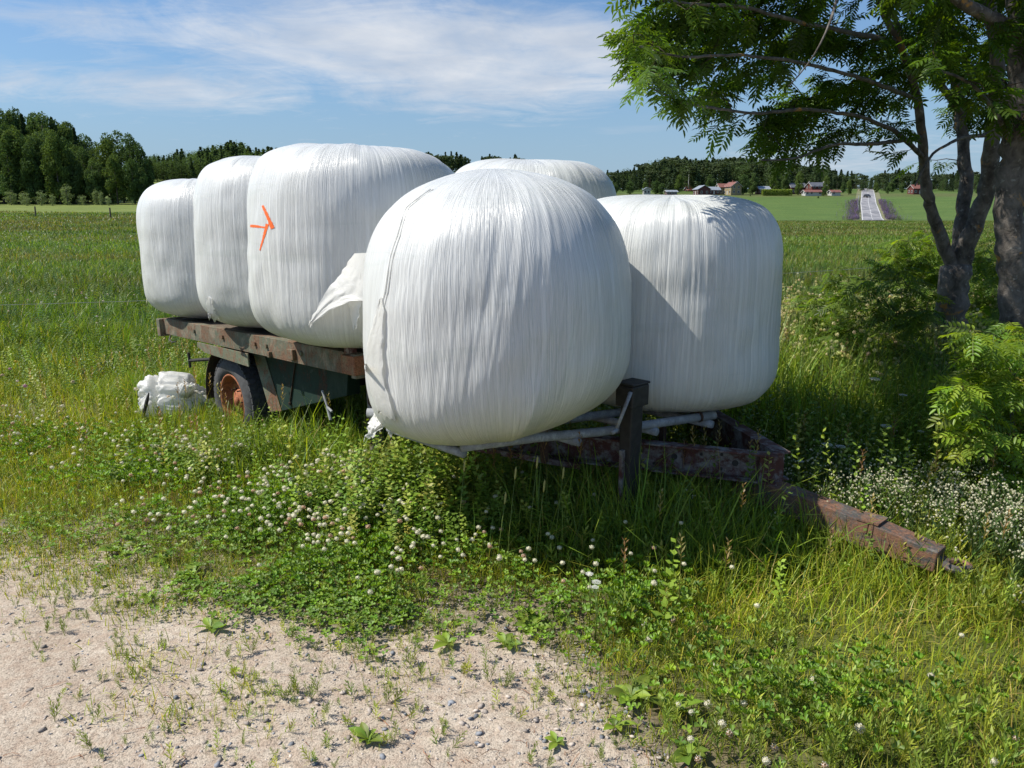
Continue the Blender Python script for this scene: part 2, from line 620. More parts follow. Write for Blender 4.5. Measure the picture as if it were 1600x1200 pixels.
def terrain(x, y):
    x = np.asarray(x, float)
    y = np.asarray(y, float)
    yy = np.maximum(y, 0)
    a = x / np.maximum(yy, 3.0)
    w = smooth(-0.46, -0.05, a)
    far = np.interp(yy, LY, LZ) * (1 - w) + np.interp(yy, RY, RZ) * w
    dip = -0.13 * smooth(4.0, 5.6, y - 0.15 * x) * (1 - smooth(14, 30, yy)) * (1 - smooth(-0.5, 1.5, x))
    mic = (fbm(x * 0.7 + 40, y * 0.7 + 40, 3, 3) - 0.44) * 0.08 * smooth(2.6, 6, np.abs(yy) + np.abs(x) * 0.3)
    return far + dip + mic


# gravel edge: world y of the edge for each x
GX = [-9, -4.2, -2.55, -2.09, -1.47, -0.89, -0.55, -0.24, 0.14, 0.28, 0.35, 0.6, 2.5]
GY = [4.6, 3.6, 3.19, 3.05, 2.68, 2.39, 2.24, 2.43, 2.28, 2.16, 1.93, 1.0, -3.0]


def edge(x, y):
    """>0 on the vegetation side, <0 on the gravel"""
    e = y - np.interp(x, GX, GY)
    return e * 0.72 + (fbm(x * 2.2 + 9, y * 2.2 + 3, 21, 4) - 0.47) * 0.75 + (fbm(x * 11, y * 11, 22, 3) - 0.44) * 0.35


def build_ground():
    na, nr = 520, 330
    # angles: dense in front
    af = np.linspace(-50, 50, 360)
    ab = np.linspace(50, 310, na - 360 + 1)[1:-1]
    ang = np.radians(np.concatenate([af, ab]))
    na = len(ang)
    r = np.concatenate([[0.05], np.geomspace(0.35, 5000, nr - 1)])
    A, R = np.meshgrid(ang, r)
    X = R * np.sin(A)
    Y = R * np.cos(A)
    Z = terrain(X, Y)
    V = np.stack([X, Y, Z], -1).reshape(-1, 3)
    i = np.arange(nr - 1)[:, None] * na
    j = np.arange(na)[None]
    j2 = (j + 1) % na
    Q = np.stack([i + j, i + na + j, i + na + j2, i + j2], -1).reshape(-1, 4)
    x, y = V[:, 0], V[:, 1]
    soil = np.array([0.33, 0.275, 0.215])
    humus = np.array([0.19, 0.15, 0.10])
    lawn = np.array([0.11, 0.125, 0.035])
    field = np.array([0.075, 0.11, 0.030])
    light = np.array([0.17, 0.215, 0.055])
    farg = np.array([0.095, 0.155, 0.038])
    C = np.broadcast_to(lawn, (len(V), 3)).copy()
    e = edge(x, y)
    k = smooth(1.5, 0.5, e)[:, None]
    C = C * (1 - k) + humus * k
    k = smooth(0.70, 0.32, e)[:, None]
    C = C * (1 - k) + soil * k
    a = x / np.maximum(y, 1)
    k = smooth(8, 14, y)[:, None]
    C = C * (1 - k) + field * k
    # dirt spot on the left lawn
    k = (np.exp(-((x + 4.4) / 1.0) ** 2 - ((y - 6.9) / 0.5) ** 2) * 0.9)[:, None]
    C = C * (1 - k) + soil * 0.8 * k
    kl = (smooth(118, 122, y + 6 * np.sin(x * .05)) * smooth(0.0, -0.1, a))[:, None]
    C = C * (1 - kl) + light * kl
    kr = (smooth(238, 250, y) * smooth(-0.1, 0.0, a))[:, None]
    C = C * (1 - kr) + farg * kr
    rough_ = (smooth(372, 392, y) * smooth(430, 400, y) * smooth(0.0, 0.05, a))[:, None] * 0.6
    C = C * (1 - rough_) + np.array([0.12, 0.12, 0.05]) * rough_
    m, t, p, out = mat_new('ground_cover')
    at = t.n('ShaderNodeAttribute', attribute_name='Col').outputs['Color']
    obj = t.n('ShaderNodeTexCoord').outputs['Object']
    n1 = t.noise(obj, 9.0, 6, 0.65)
    n2 = t.noise(t.mapping(obj, scale=(0.05, 0.12, 0.05)), 1.0, 5, 0.6)
    n3 = t.noise(obj, 0.9, 6, 0.7)
    c = t.mix(1.0, at, t.ramp(n1, [(0.3, 0.55), (0.7, 1.25)]), 'MULTIPLY')
    c = t.mix(1.0, c, t.ramp(n2, [(0.3, (0.80, 0.86, 0.8)), (0.7, (1.18, 1.1, 1.1))]), 'MULTIPLY')
    c = t.mix(1.0, c, t.ramp(n3, [(0.3, 0.75), (0.7, 1.15)]), 'MULTIPLY')
    link(t, c, p.inputs['Base Color'])
    p.inputs['Roughness'].default_value = 0.9
    p.inputs['Specular IOR Level'].default_value = 0.15
    b = t.n('ShaderNodeBump', ins={'Strength': 0.8, 'Distance': 0.03, 'Height': n1})
    link(t, b.outputs[0], p.inputs['Normal'])
    o = np_mesh('ground', V, [Q], m, col=C, smoothf=True)
    setp(o, kind='structure')


build_ground()


def build_gravel():
    s = 0.016
    xs = np.arange(-5.2, 1.8, s)
    ys = np.arange(0.6, 4.9, s)
    X, Y = np.meshgrid(xs, ys)
    Z = terrain(X, Y)
    e = edge(X, Y)
    fade = smooth(0.32, 0.0, e)
    rel = 0.004 + (fbm(X * 9, Y * 9, 5, 4) - 0.47) * 0.020 + (vnoise(X * 60, Y * 60, 9) - 0.5) * 0.004
    Z = Z + np.maximum(rel, 0.0035) * fade + 0.004
    keep = e < 0.30
    kq = keep[:-1, :-1] & keep[1:, :-1] & keep[:-1, 1:] & keep[1:, 1:]
    idx = np.arange(X.size).reshape(X.shape)
    Q = np.stack([idx[:-1, :-1], idx[:-1, 1:], idx[1:, 1:], idx[1:, :-1]], -1)[kq]
    used = np.unique(Q)
    remap = np.zeros(X.size, int)
    remap[used] = np.arange(len(used))
    V = np.stack([X, Y, Z], -1).reshape(-1, 3)[used]
    # coarse surround so that the track goes on beside and behind the camera
    m, t, p, out = mat_new('gravel')
    obj = t.n('ShaderNodeTexCoord').outputs['Object']
    n1 = t.noise(obj, 3.0, 6, 0.65)
    n2 = t.noise(obj, 130.0, 4, 0.7)
    vo = t.n('ShaderNodeTexVoronoi', ins={'Scale': 190.0, 'Randomness': 1.0})
    link(t, obj, vo.inputs['Vector'])
    n4 = t.noise(obj, 22.0, 6, 0.7)
    c = t.mix(t.ramp(n1, [(0.35, 0.0), (0.65, 1.0)]), (0.375, 0.31, 0.245), (0.46, 0.395, 0.32))
    c = t.mix(t.ramp(n4, [(0.42, 0.55), (0.55, 0.0)]), c, (0.32, 0.235, 0.175))
    g = t.n('ShaderNodeSeparateColor', ins={0: vo.outputs['Color']}).outputs[0]
    c = t.mix(1.0, c, t.ramp(g, [(0.0, 0.62), (0.35, 0.95), (1.0, 1.18)]), 'MULTIPLY')
    c = t.mix(t.ramp(n2, [(0.30, 0.55), (0.42, 0.0)]), c, (0.15, 0.12, 0.10))
    link(t, c, p.inputs['Base Color'])
    p.inputs['Roughness'].default_value = 0.95
    p.inputs['Specular IOR Level'].default_value = 0.1
    h = t.math('ADD', t.math('MULTIPLY', vo.outputs['Distance'], -0.35), t.math('ADD', t.math('MULTIPLY', n2, 0.6), t.math('MULTIPLY', n4, 1.2)))
    b = t.n('ShaderNodeBump', ins={'Strength': 0.6, 'Distance': 0.008, 'Height': h})
    link(t, b.outputs[0], p.inputs['Normal'])
    Qa = remap[Q]
    # coarse ring, butted outside the fine patch
    xs2 = np.arange(-14, 9, 0.1)
    ys2 = np.arange(-12, 6.0, 0.1)
    X2, Y2 = np.meshgrid(xs2, ys2)
    Z2 = terrain(X2, Y2) + 0.008
    e2 = edge(X2, Y2)
    inside = (X2 > -5.25) & (X2 < 1.75) & (Y2 > 0.55) & (Y2 < 4.95)
    k2 = (e2 < 0.30) & ~inside
    kq2 = k2[:-1, :-1] & k2[1:, :-1] & k2[:-1, 1:] & k2[1:, 1:]
    id2 = np.arange(X2.size).reshape(X2.shape) + len(V)
    Q2 = np.stack([id2[:-1, :-1], id2[:-1, 1:], id2[1:, 1:], id2[1:, :-1]], -1)[kq2]
    V2 = np.stack([X2, Y2, Z2], -1).reshape(-1, 3)
    o = np_mesh('gravel_track', np.concatenate([V, V2]), [Qa, Q2], m, smoothf=True)
    setp(o, kind='structure')
    # loose stones lying on it
    s_ = Soup()
    oc = np.array([(1, 0, 0), (-1, 0, 0), (0, 1, 0), (0, -1, 0), (0, 0, 1), (0, 0, -1), (.62, .62, .4), (-.62, .55, .45), (.5, -.65, .4), (-.6, -.6, .35)], float)
    of = np.array([(0, 6, 4), (6, 2, 4), (2, 7, 4), (7, 1, 4), (1, 9, 4), (9, 3, 4), (3, 8, 4), (8, 0, 4), (6, 0, 2), (7, 2, 1), (9, 1, 3), (8, 3, 0), (2, 0, 5), (1, 2, 5), (3, 1, 5), (0, 3, 5)])
    oc = oc + rng.normal(0, 0.12, oc.shape)
    n = 26000
    y = 1.3 + 3.4 * rng.random(n) ** 1.4
    x = (rng.random(n) * 2 - 1) * (0.75 * y + 0.2)
    e = edge(x, y)
    ok = (e < 0.55) & (rng.random(n) < np.where(e < -0.35, 0.35, 1.0))
    x, y, e = x[ok], y[ok], e[ok]
    n = len(x)
    sz = 0.0022 + 0.0042 * rng.random(n) ** 3
    clus = np.exp(-((x - 0.05) / 0.55) ** 2 - ((y - 2.25) / 0.22) ** 2)
    big_ = rng.random(n) < 0.10 * clus + np.where(e > -0.5, 0.05, 0.012)
    sz = np.where(big_, 0.006 + 0.007 * rng.random(n) ** 2, sz)
    P = np.stack([x, y, terrain(x, y) + 0.006 + sz * 0.3], -1)
    R = scaled(rotm(rng.random(n) * 6.28, rng.normal(0, .3, n), rng.normal(0, .3, n)), sz * 1.3, sz, sz * 0.6)
    base = np.array([0.42, 0.36, 0.31])[None] * (0.45 + 0.9 * rng.random((n, 1)))
    base = np.where(rng.random((n, 1)) < 0.25, np.array([[0.20, 0.21, 0.23]]) * (0.6 + 0.8 * rng.random((n, 1))), base)
    s_.stamp((oc, [of], np.ones((len(oc), 3))), R, P, base)
    mm, t, p, out = mat_new('loose_stone')
    link(t, t.n('ShaderNodeAttribute', attribute_name='Col').outputs['Color'], p.inputs['Base Color'])
    p.inputs['Roughness'].default_value = 0.85
    o = s_.build('loose_stones', mm)
    setp(o, 'small grey and beige stones strewn over the gravel', 'stones', kind='stuff')


build_gravel()


def dry_litter():
    s = []
    n = 1500
    y = 1.4 + 3.2 * rng.random(n) ** 1.3
    x = (rng.random(n) * 2 - 1) * (0.75 * y + 0.2)
    e = edge(x, y)
    ok = (e < 0.6) & (vnoise(x * 2.2, y * 2.2, 66) > 0.35)
    x, y = x[ok], y[ok]
    n = len(x)
    V = np.zeros((n, 6, 3))
    a = rng.random(n) * 6.283
    L = 0.010 + 0.026 * rng.random(n) ** 1.5
    w = 0.0007 + 0.0006 * rng.random(n)
    c = rng.normal(0, 0.25, n)
    g = terrain(x, y) + 0.0125
    for i, (u, sd) in enumerate(((-1, -1), (-1, 1), (0, 1), (1, 1), (1, -1), (0, -1))):
        px_ = u * L
        py_ = sd * w + c * L * (1 - abs(u))
        V[:, i, 0] = x + np.cos(a) * px_ - np.sin(a) * py_
        V[:, i, 1] = y + np.sin(a) * px_ + np.cos(a) * py_
        V[:, i, 2] = g + 0.003 * (1 - abs(u)) + 0.003 * rng.random(n)
    Q = (np.arange(n) * 6)[:, None, None] + np.array([(0, 5, 2, 1), (5, 4, 3, 2)])[None]
    C = np.repeat(np.array([[0.16, 0.075, 0.04]]) * (0.5 + 1.2 * rng.random((n, 1))), 6, axis=0)
    m, t, p, out = mat_new('dry_needles')
    link(t, t.n('ShaderNodeAttribute', attribute_name='Col').outputs['Color'], p.inputs['Base Color'])
    p.inputs['Roughness'].default_value = 0.8
    o = np_mesh('dry_litter', V.reshape(-1, 3), [Q.reshape(-1, 4)], m, col=C)
    setp(o, 'thin brown needles and dry bits scattered over the gravel', 'litter', kind='stuff')


dry_litter()

# ------------------------------------------------------------------ silage bales
BVH = {}


def make_bale(name, label, x, y, zb, R, h, n, seed, nu=520, nv=130, tilt=(0, 0), bulge=0.0, streak=1.0, pleat=1.0, stain=0.0, sag=0.0, twist=0.0, skew=0.0):
    ph = np.linspace(math.pi / 2, -math.pi / 2, 1200)
    r = np.abs(np.cos(ph)) ** (2 / n)
    z = np.sign(np.sin(ph)) * np.abs(np.sin(ph)) ** (2 / n)
    # resample by arc length
    dl = np.hypot(np.diff(r * R), np.diff(z * h / 2))
    L = np.concatenate([[0], np.cumsum(dl)])
    ll = np.linspace(0, L[-1], nv)
    r = np.interp(ll, L, r)
    z = np.interp(ll, L, z)
    r[0] = r[-1] = 0.0
    z[0] = 1
    z[-1] = -1
    th = np.arange(nu) / nu * 2 * math.pi
    T, RR = np.meshgrid(th, r)
    _, ZZ = np.meshgrid(th, z)
    _, LL = np.meshgrid(th, ll)
    hh = ZZ * h / 2
    # body shape
    side = np.clip(RR, 0, 1)
    rr = RR * R * (1 + bulge * (-ZZ) * 0.5 + sag * np.exp(-((ZZ + 0.45) / 0.4) ** 2))
    cxn, syn = np.cos(T), np.sin(T)
    low = (fbm(cxn * 1.3 + seed, syn * 1.3 + hh * 1.4 + 5, seed + 1, 3) - 0.44) * 0.075
    rr = rr * (1 + low * side)
    # vertical streaks and flutes, periodic around the bale
    U = T / (2 * math.pi)
    tw = twist * (LL - ll[-1] / 2)
    def ns(cells, vs, sd):
        return vnoise((U * cells + tw * cells * 0.05), LL * vs + sd, seed * 13 + sd, wrapx=cells)
    shoulder = np.exp(-((ZZ - 0.93) / 0.14) ** 2) * np.clip(RR * 1.1, 0, 1)
    bottom = smooth(-0.25, -0.95, ZZ)
    wob = vnoise(U * 9, LL * 1.5, seed + 77, wrapx=9)
    d = np.zeros_like(rr)
    d += (np.abs(ns(60, 1.0, 1) - 0.5) * 2) * 0.0028 * streak * (0.2 + wob)
    d += (np.abs(ns(150, 1.6, 2) - 0.5) * 2) * 0.0030 * streak * (0.3 + wob)
    d += ns(300, 2.2, 3) * 0.0020 * streak
    d += (ns(24, 0.7, 4) - 0.5) * 0.022 * shoulder * pleat
    d += (np.abs(ns(46, 1.1, 14) - 0.5)) * 0.030 * shoulder * pleat
    d += (1 - np.abs(ns(13, 0.5, 5) - 0.5) * 2) * (0.050 + 0.045 * (stain > 0)) * bottom * side
    d += (np.abs(ns(9, 0.35, 15) - 0.5)) * 0.045 * side
    d += (vnoise(U * 30, LL * 10, seed + 5, wrapx=30) - 0.5) * 0.006
    rr2 = rr + (d - 0.013) * np.clip(RR * 2, 0, 1)
    hz = hh + (fbm(cxn * RR * 1.6 + 3, syn * RR * 1.6 + 8, seed + 9, 2) - 0.38) * 0.07 * np.clip(ZZ, 0, 1) ** 3 \
        + (np.abs(ns(30, 0.5, 8) - 0.5)) * 0.035 * pleat * np.clip(ZZ, 0, 1) ** 6 * np.clip(RR, 0, 1) * (RR < 0.97)
    X = rr2 * cxn
    Y = rr2 * syn
    hz = hz + skew * (X / R) * smooth(0.5, -0.9, ZZ)
    V = np.stack([X, Y, hz + h / 2], -1)
    V[0] = V[0].mean(0)
    V[-1] = V[-1].mean(0)
    V = V.reshape(-1, 3)
    Mt = np.array(Matrix.Rotation(tilt[0], 3, 'X') @ Matrix.Rotation(tilt[1], 3, 'Y'))
    V = (V - [0, 0, h / 2]) @ Mt.T + [0, 0, h / 2]
    i = np.arange(nv - 1)[:, None] * nu
    j = np.arange(nu)[None]
    j2 = (j + 1) % nu
    Q = np.stack([i + j, i + nu + j, i + nu + j2, i + j2], -1).reshape(-1, 4)
    uu = np.stack([np.broadcast_to(U * 2 * math.pi * R, LL.shape), LL], -1).reshape(-1, 2)
    uvl = uu[Q.ravel()].reshape(-1, 4, 2)
    wrap = (Q % nu == 0)
    last = (Q % nu == nu - 1).any(1)
    uvl[..., 0] = np.where(wrap & last[:, None], 2 * math.pi * R, uvl[..., 0])
    C = np.ones((len(V), 3))
    zf = ZZ.reshape(-1)
    if stain:
        k = (smooth(-0.45, -1.0, zf) * (0.4 + 0.9 * fbm(U.reshape(-1) * 30, zf * 2, seed + 3, 3)) * stain)[:, None]
        C = C * (1 - k) + np.array([0.92, 0.86, 0.62]) * k
    gr = (smooth(0.62, 0.72, fbm(U.reshape(-1) * 26, zf * 3 + 4, seed + 31, 4)) * 0.12)[:, None]
    C = C * (1 - gr) + np.array([0.7, 0.7, 0.62]) * gr
    o = np_mesh(name, V, [Q], M['film'], col=C, uv=uvl.reshape(-1, 2), smoothf=True)
    o.location = (x, y, zb)
    setp(o, label, 'hay bale', 'white wrapped silage bales loaded on the trailer')
    W = V + np.array([x, y, zb])
    BVH[name + str(seed)] = BVHTree.FromPolygons([tuple(v) for v in W.tolist()], Q.tolist())
    return o, BVH[name + str(seed)]


bale_f, bv_f = make_bale('silage_bale', 'nearest bale, domed and yellowed at its foot, with torn film hanging at its left edge',
                         -0.070, 3.715, 0.600, 0.662, 1.262, 2.65, 3, 900, 210, tilt=(0.02, -0.03), bulge=0.07, streak=0.9, pleat=0.6, stain=0.75, sag=0.01, twist=0.9, skew=0.085)
bale_r, bv_r = make_bale('silage_bale', 'flat-topped bale at the right end, standing beside the domed nearest bale',
                         0.925, 4.50, 0.572, 0.650, 1.190, 4.4, 8, 760, 180, bulge=0.02, streak=1.0, pleat=1.1)
bale_3, bv_3 = make_bale('silage_bale', 'tall bale marked with an orange arrow, hanging over the rusty side rail',
                         -0.985, 4.93, 0.862, 0.668, 1.215, 4.3, 5, 620, 160, tilt=(0, 0.03), streak=0.8, pleat=1.0)
bale_2, bv_2 = make_bale('silage_bale', 'bale standing between the orange-marked bale and the leftmost bale',
                         -1.80, 6.02, 0.822, 0.65, 1.265, 4.2, 12, 520, 140, streak=0.75)
bale_1, bv_1 = make_bale('silage_bale', 'leftmost bale, smallest of the row, at the far end of the trailer deck',
                         -2.635, 6.89, 0.780, 0.65, 1.185, 3.9, 21, 480, 130, streak=0.75)
bale_4, bv_4 = make_bale('silage_bale', 'bale of which only the top shows between the domed bale and the right-hand bale',
                         0.135, 5.83, 0.84, 0.66, 1.215, 4.0, 33, 480, 120, streak=1.0, pleat=1.2)
bale_5, bv_5 = make_bale('silage_bale', 'bale showing only a sliver of its top behind the right shoulder of the marked bale',
                         -0.72, 7.2, 0.80, 0.62, 1.22, 4.0, 41, 360, 100, streak=0.75)


def cast(bvh, px, py, off=0.0):
    r = ray(px, py).normalized()
    hit, nrm, idx, dist = bvh.ray_cast(Vector((0, 0, CAM_H)), r)
    if hit is None:
        return None
    return hit - r * off


# orange spray arrow on the bale
def stroke(pts, w0, w1, bvh, s):
    n = 26
    P = np.array(pts, float)
    seg = np.concatenate([[0], np.cumsum(np.hypot(*np.diff(P, axis=0).T))])
    u = np.linspace(0, seg[-1], n)
    xs = np.interp(u, seg, P[:, 0]); ys = np.interp(u, seg, P[:, 1])
    V = []
    cols = 4
    for i in range(n):
        dx_, dy_ = xs[min(i + 1, n - 1)] - xs[max(i - 1, 0)], ys[min(i + 1, n - 1)] - ys[max(i - 1, 0)]
        l = math.hypot(dx_, dy_)
        nx, ny = -dy_ / l, dx_ / l
        w = w0 + (w1 - w0) * i / (n - 1)
        w *= 0.8 + 0.4 * random.random()
        for k in range(cols):
            a = (k / (cols - 1) - 0.5) * w
            V.append(cast(bvh, xs[i] + nx * a, ys[i] + ny * a, 0.004))
    Q = [(i * cols + k, i * cols + k + 1, (i + 1) * cols + k + 1, (i + 1) * cols + k) for i in range(n - 1) for k in range(cols - 1)]
    V2 = [v if v is not None else Vector((0, 0, -5)) for v in V]
    ok = [v is not None for v in V]
    s.add([tuple(v - Vector(bale_3.location)) for v in V2], [q for q in Q if all(ok[i] for i in q)])


for st_ in (([(410, 321), (417, 336), (426, 357)], 3.0, 6.5), ([(391, 353), (400, 353.5), (414, 355.5)], 4.2, 2.4), ([(417.5, 350), (412, 370), (406, 391)], 5.0, 1.8)):
    hs = HS()
    stroke(*st_, bv_3, hs)
    hs.build('sprayed_stroke', M['orange'], bale_3, smoothf=True)



def sheet(name, left, right, bvh, parent, nu=26, nv=44, off0=0.012, off1=0.06, depth=None, seed=1, amp=0.012, ragged=0.02, jg=6.0):
    """crumpled loose film between two edge curves given as points down the sheet"""
    def samp(c, k):
        c = np.array(c, float)
        seg = np.concatenate([[0], np.cumsum(np.hypot(*np.diff(c[:, :2], axis=0).T))])
        return np.array([np.interp(k * seg[-1], seg, c[:, i]) for i in range(c.shape[1])])
    V = []
    loc = Vector(parent.location)
    last = None
    for i in range(nv):
        k = i / (nv - 1)
        a, b = samp(left, k), samp(right, k)
        for j in range(nu):
            q = j / (nu - 1)
            p = a * (1 - q) + b * q
            jag = (vnoise(np.array([k * 17.0]), np.array([seed * 3.0 + (j > nu / 2) * 9]), seed)[0] - 0.5) * jg * (abs(q - .5) * 2) ** 3
            px, py = p[0] + jag, p[1]
            if i == nv - 1:
                py += (vnoise(np.array([q * 9.0]), np.array([seed * 5.0]), seed + 4)[0] - 0.5) * 14
            off = off0 + (off1 - off0) * k
            off += amp * 2 * (vnoise(np.array([q * 5.0 + k * 2]), np.array([k * 3.0]), seed + 2)[0] - 0.3)
            off += amp * 1.4 * (abs(vnoise(np.array([q * 12.0 - k * 5]), np.array([k * 9.0 + q * 3]), seed + 3)[0] - 0.5))
            if len(p) > 2:
                v = at_y(px, py, p[2] - off)
            else:
                v = cast(bvh, px, py, off)
                if v is None:
                    v = at_y(px, py, last if last else depth)
                last = v.y
            V.append(tuple(v - loc))
    Q = [(i * nu + j, i * nu + j + 1, (i + 1) * nu + j + 1, (i + 1) * nu + j) for i in range(nv - 1) for j in range(nu - 1)]
    hs = HS()
    hs.add(V, Q)
    o = hs.build(name, M['loose'], parent, smoothf=True)
    return o


# loose torn film on the orange-marked bale
sheet('torn_film_flap', [(553, 396, 4.28), (534, 425, 4.26), (512, 452, 4.24), (495, 482, 4.24), (482, 506, 4.25)],
      [(572, 395, 4.10), (574, 430, 4.08), (570, 470, 4.07), (548, 470, 4.12), (516, 484, 4.17), (487, 506, 4.23)], bv_3, bale_3, off0=0.0, off1=0.0, seed=3, amp=0.0075, jg=3)
sheet('torn_film_strip', [(550, 425, 4.24), (543, 455, 4.22), (546, 485, 4.22), (551, 512, 4.22)],
      [(562, 425, 4.14), (564, 455, 4.12), (562, 485, 4.12), (557, 514, 4.14)], bv_3, bale_3, nu=16, off0=0.0, off1=0.0, seed=8, amp=0.006, jg=3)
# torn edge down the left of the nearest bale
sheet('torn_film_flap', [(592, 468), (584, 500), (572, 540), (571, 575), (580, 610), (592, 645)],
      [(598, 462), (600, 500), (597, 545), (598, 585), (606, 620), (618, 662)], bv_f, bale_f, nu=18, nv=60, off0=0.004, off1=0.03, depth=3.72, seed=12, amp=0.008, jg=4)
sheet('torn_film_rag', [(586, 640, 3.66), (576, 662, 3.62), (570, 686, 3.60)],
      [(618, 652, 3.58), (606, 664, 3.55), (592, 672, 3.56)], bv_f, bale_f, nu=20, nv=24, off0=0.0, off1=0.0, seed=17, amp=0.02)
sheet('torn_film_rag', [(600, 650, 3.56), (603, 664, 3.54), (608, 680, 3.52)],
      [(624, 656, 3.50), (628, 666, 3.50), (626, 678, 3.50)], bv_f, bale_f, nu=16, nv=18, off0=0.0, off1=0.0, seed=23, amp=0.02)
# twisted film rope
pts = [(673, 296), (650, 311), (636, 324), (627, 345), (620, 368), (612, 398), (606, 425), (601, 455), (596, 486), (590, 520)]
for dk, rr_ in ((0, 0.0045), (4, 0.003)):
    cp = [cast(bv_f, a + dk + 1.2 * math.sin(i * 2.1), b, 0.003) for i, (a, b) in enumerate(pts)]
    cp = [c - Vector(bale_f.location) for c in cp if c is not None]
    hs = HS()
    hs.tube(cp, rr_, 7)
    hs.build('film_rope', M['loose'], bale_f, smoothf=True)
# small torn patch on the second bale's foot
sheet('torn_film_flap', [(324, 464), (322, 480), (326, 494)], [(327, 463), (334, 482), (342, 499)], bv_2, bale_2, nu=10, nv=16, off0=0.01, off1=0.025, depth=5.6, seed=31, amp=0.008)

# ------------------------------------------------------------------ trailer (local frame: x rearwards, y out to the left, z up)
TA = Vector((-0.95, 4.47, 0))
TANG = math.radians(133.82)
trailer = empty('flatbed_trailer', TA, (0, math.atan(0.08 / 3.1), TANG))
setp(trailer, 'rusty old flatbed farm trailer carrying the white bales, its drawbar down in the grass', 'trailer')
TINV = (Matrix.Translation(TA) @ Matrix.Rotation(TANG, 4, 'Z') @ Matrix.Rotation(math.atan(0.08 / 3.1), 4, 'Y')).inverted()


def W(p):
    return TINV @ Vector(p)


LEN, WID = 3.12, 2.3
# deck
for k in range(11):
    y1 = -0.075 - k * (WID - 0.15) / 11
    hs = HS()
    hs.box((-0.02, y1, 0.800), (LEN - 0.03, y1 - (WID - 0.15) / 11 + 0.008, 0.838 + 0.003 * (k % 3)))
    hs.build('deck_board', M['wood'], trailer, bevel=0.003)
for yy, nm in ((-0.035, 'side_rail'), (-WID + 0.035, 'side_rail')):
    hs = HS()
    hs.box((0.0, yy - 0.035, 0.842), (LEN, yy + 0.035, 0.850))      # top lip
    hs.box((0.0, yy - 0.035, 0.712), (LEN, yy + 0.035, 0.720))      # bottom lip
    s = 1 if yy > -1 else -1
    hs.box((0.0, yy + s * 0.027, 0.720), (LEN, yy + s * 0.035, 0.842))
    r = hs.build(nm, M['rail'], trailer, bevel=0.002)
    # pockets and bolts along the rail
    for x in (0.62, 1.12, 1.30, 1.86, 2.42):
        b = HS()
        b.tube([(x, yy + s * 0.034, 0.79), (x, yy + s * 0.050, 0.79)], 0.017, 10)
        b.build('bolt', M['rail'], r)
    b = HS()
    b.box((0.70, yy + s * 0.036, 0.735), (0.78, yy + s * 0.062, 0.805))
    b.build('stake_pocket', M['rail'], r, bevel=0.003)
    b = HS()
    b.box((1.05, yy + s * 0.036, 0.715), (1.085, yy + s * 0.060, 0.755))
    b.build('stake_pocket', M['rail'], r, bevel=0.003)
hs = HS()
hs.box((-0.055, 0.015, 0.700), (-0.002, -WID - 0.015, 0.848))
hs.build('front_beam', M['rail'], trailer, bevel=0.004)
hs = HS()
hs.box((-0.065, 0.030, 0.722), (0.085, -0.095, 0.8385))
hs.build('corner_block', M['cornerm'], trailer, bevel=0.006)
hs = HS()
hs.box((LEN, 0.04, 0.69), (LEN + 0.075, -WID - 0.02, 0.845))
hs.build('rear_beam', M['rail'], trailer, bevel=0.005)
hs = HS()
hs.box((0.000, 0.022, 0.852), (0.050, 0.010, 1.03))
hs.box((0.000, 0.010, 0.852), (0.008, -0.035, 1.03))
hs.build('corner_stake', M['aframe'], trailer, bevel=0.002)
# lower green stiffener plate on the side
hs = HS()
hs.prism([(1.45, 0.0, 0.70), (2.40, 0.0, 0.70), (2.40, 0.0, 0.66), (2.25, 0.0, 0.625), (1.45, 0.0, 0.600)], (0, -0.012, 0))
hs.build('stiffener_plate', M['flange'], trailer, bevel=0.002)
# side box in front of the wheel
hs = HS()
hs.prism([(0.30, -0.03, 0.705), (1.50, -0.03, 0.705), (1.27, -0.03, 0.265), (0.34, -0.03, 0.515)], (0, -0.10, 0))
sk = hs.build('side_box', M['skirt'], trailer, bevel=0.004)
sk.location = (0, -0.12, 0)
hs = HS()
hs.prism([(1.50, -0.026, 0.706), (1.60, 0.012, 0.706), (1.38, 0.012, 0.25), (1.27, -0.026, 0.265)], (0.006, -0.006, 0))
hs.prism([(1.60, 0.012, 0.706), (1.60, -0.33, 0.706), (1.38, -0.33, 0.25), (1.38, 0.012, 0.25)], (0.006, 0, 0))
hs.build('box_flange', M['flange'], sk)
hs = HS()
hs.beam((0.98, -0.024, 0.70), (1.12, -0.024, 0.36), 0.006, 0.012, up=(0, 1, 0))
hs.tube([(1.12, -0.02, 0.355), (1.12, -0.02, 0.335)], 0.011, 8)
hs.build('rod', M['chassis'], sk)
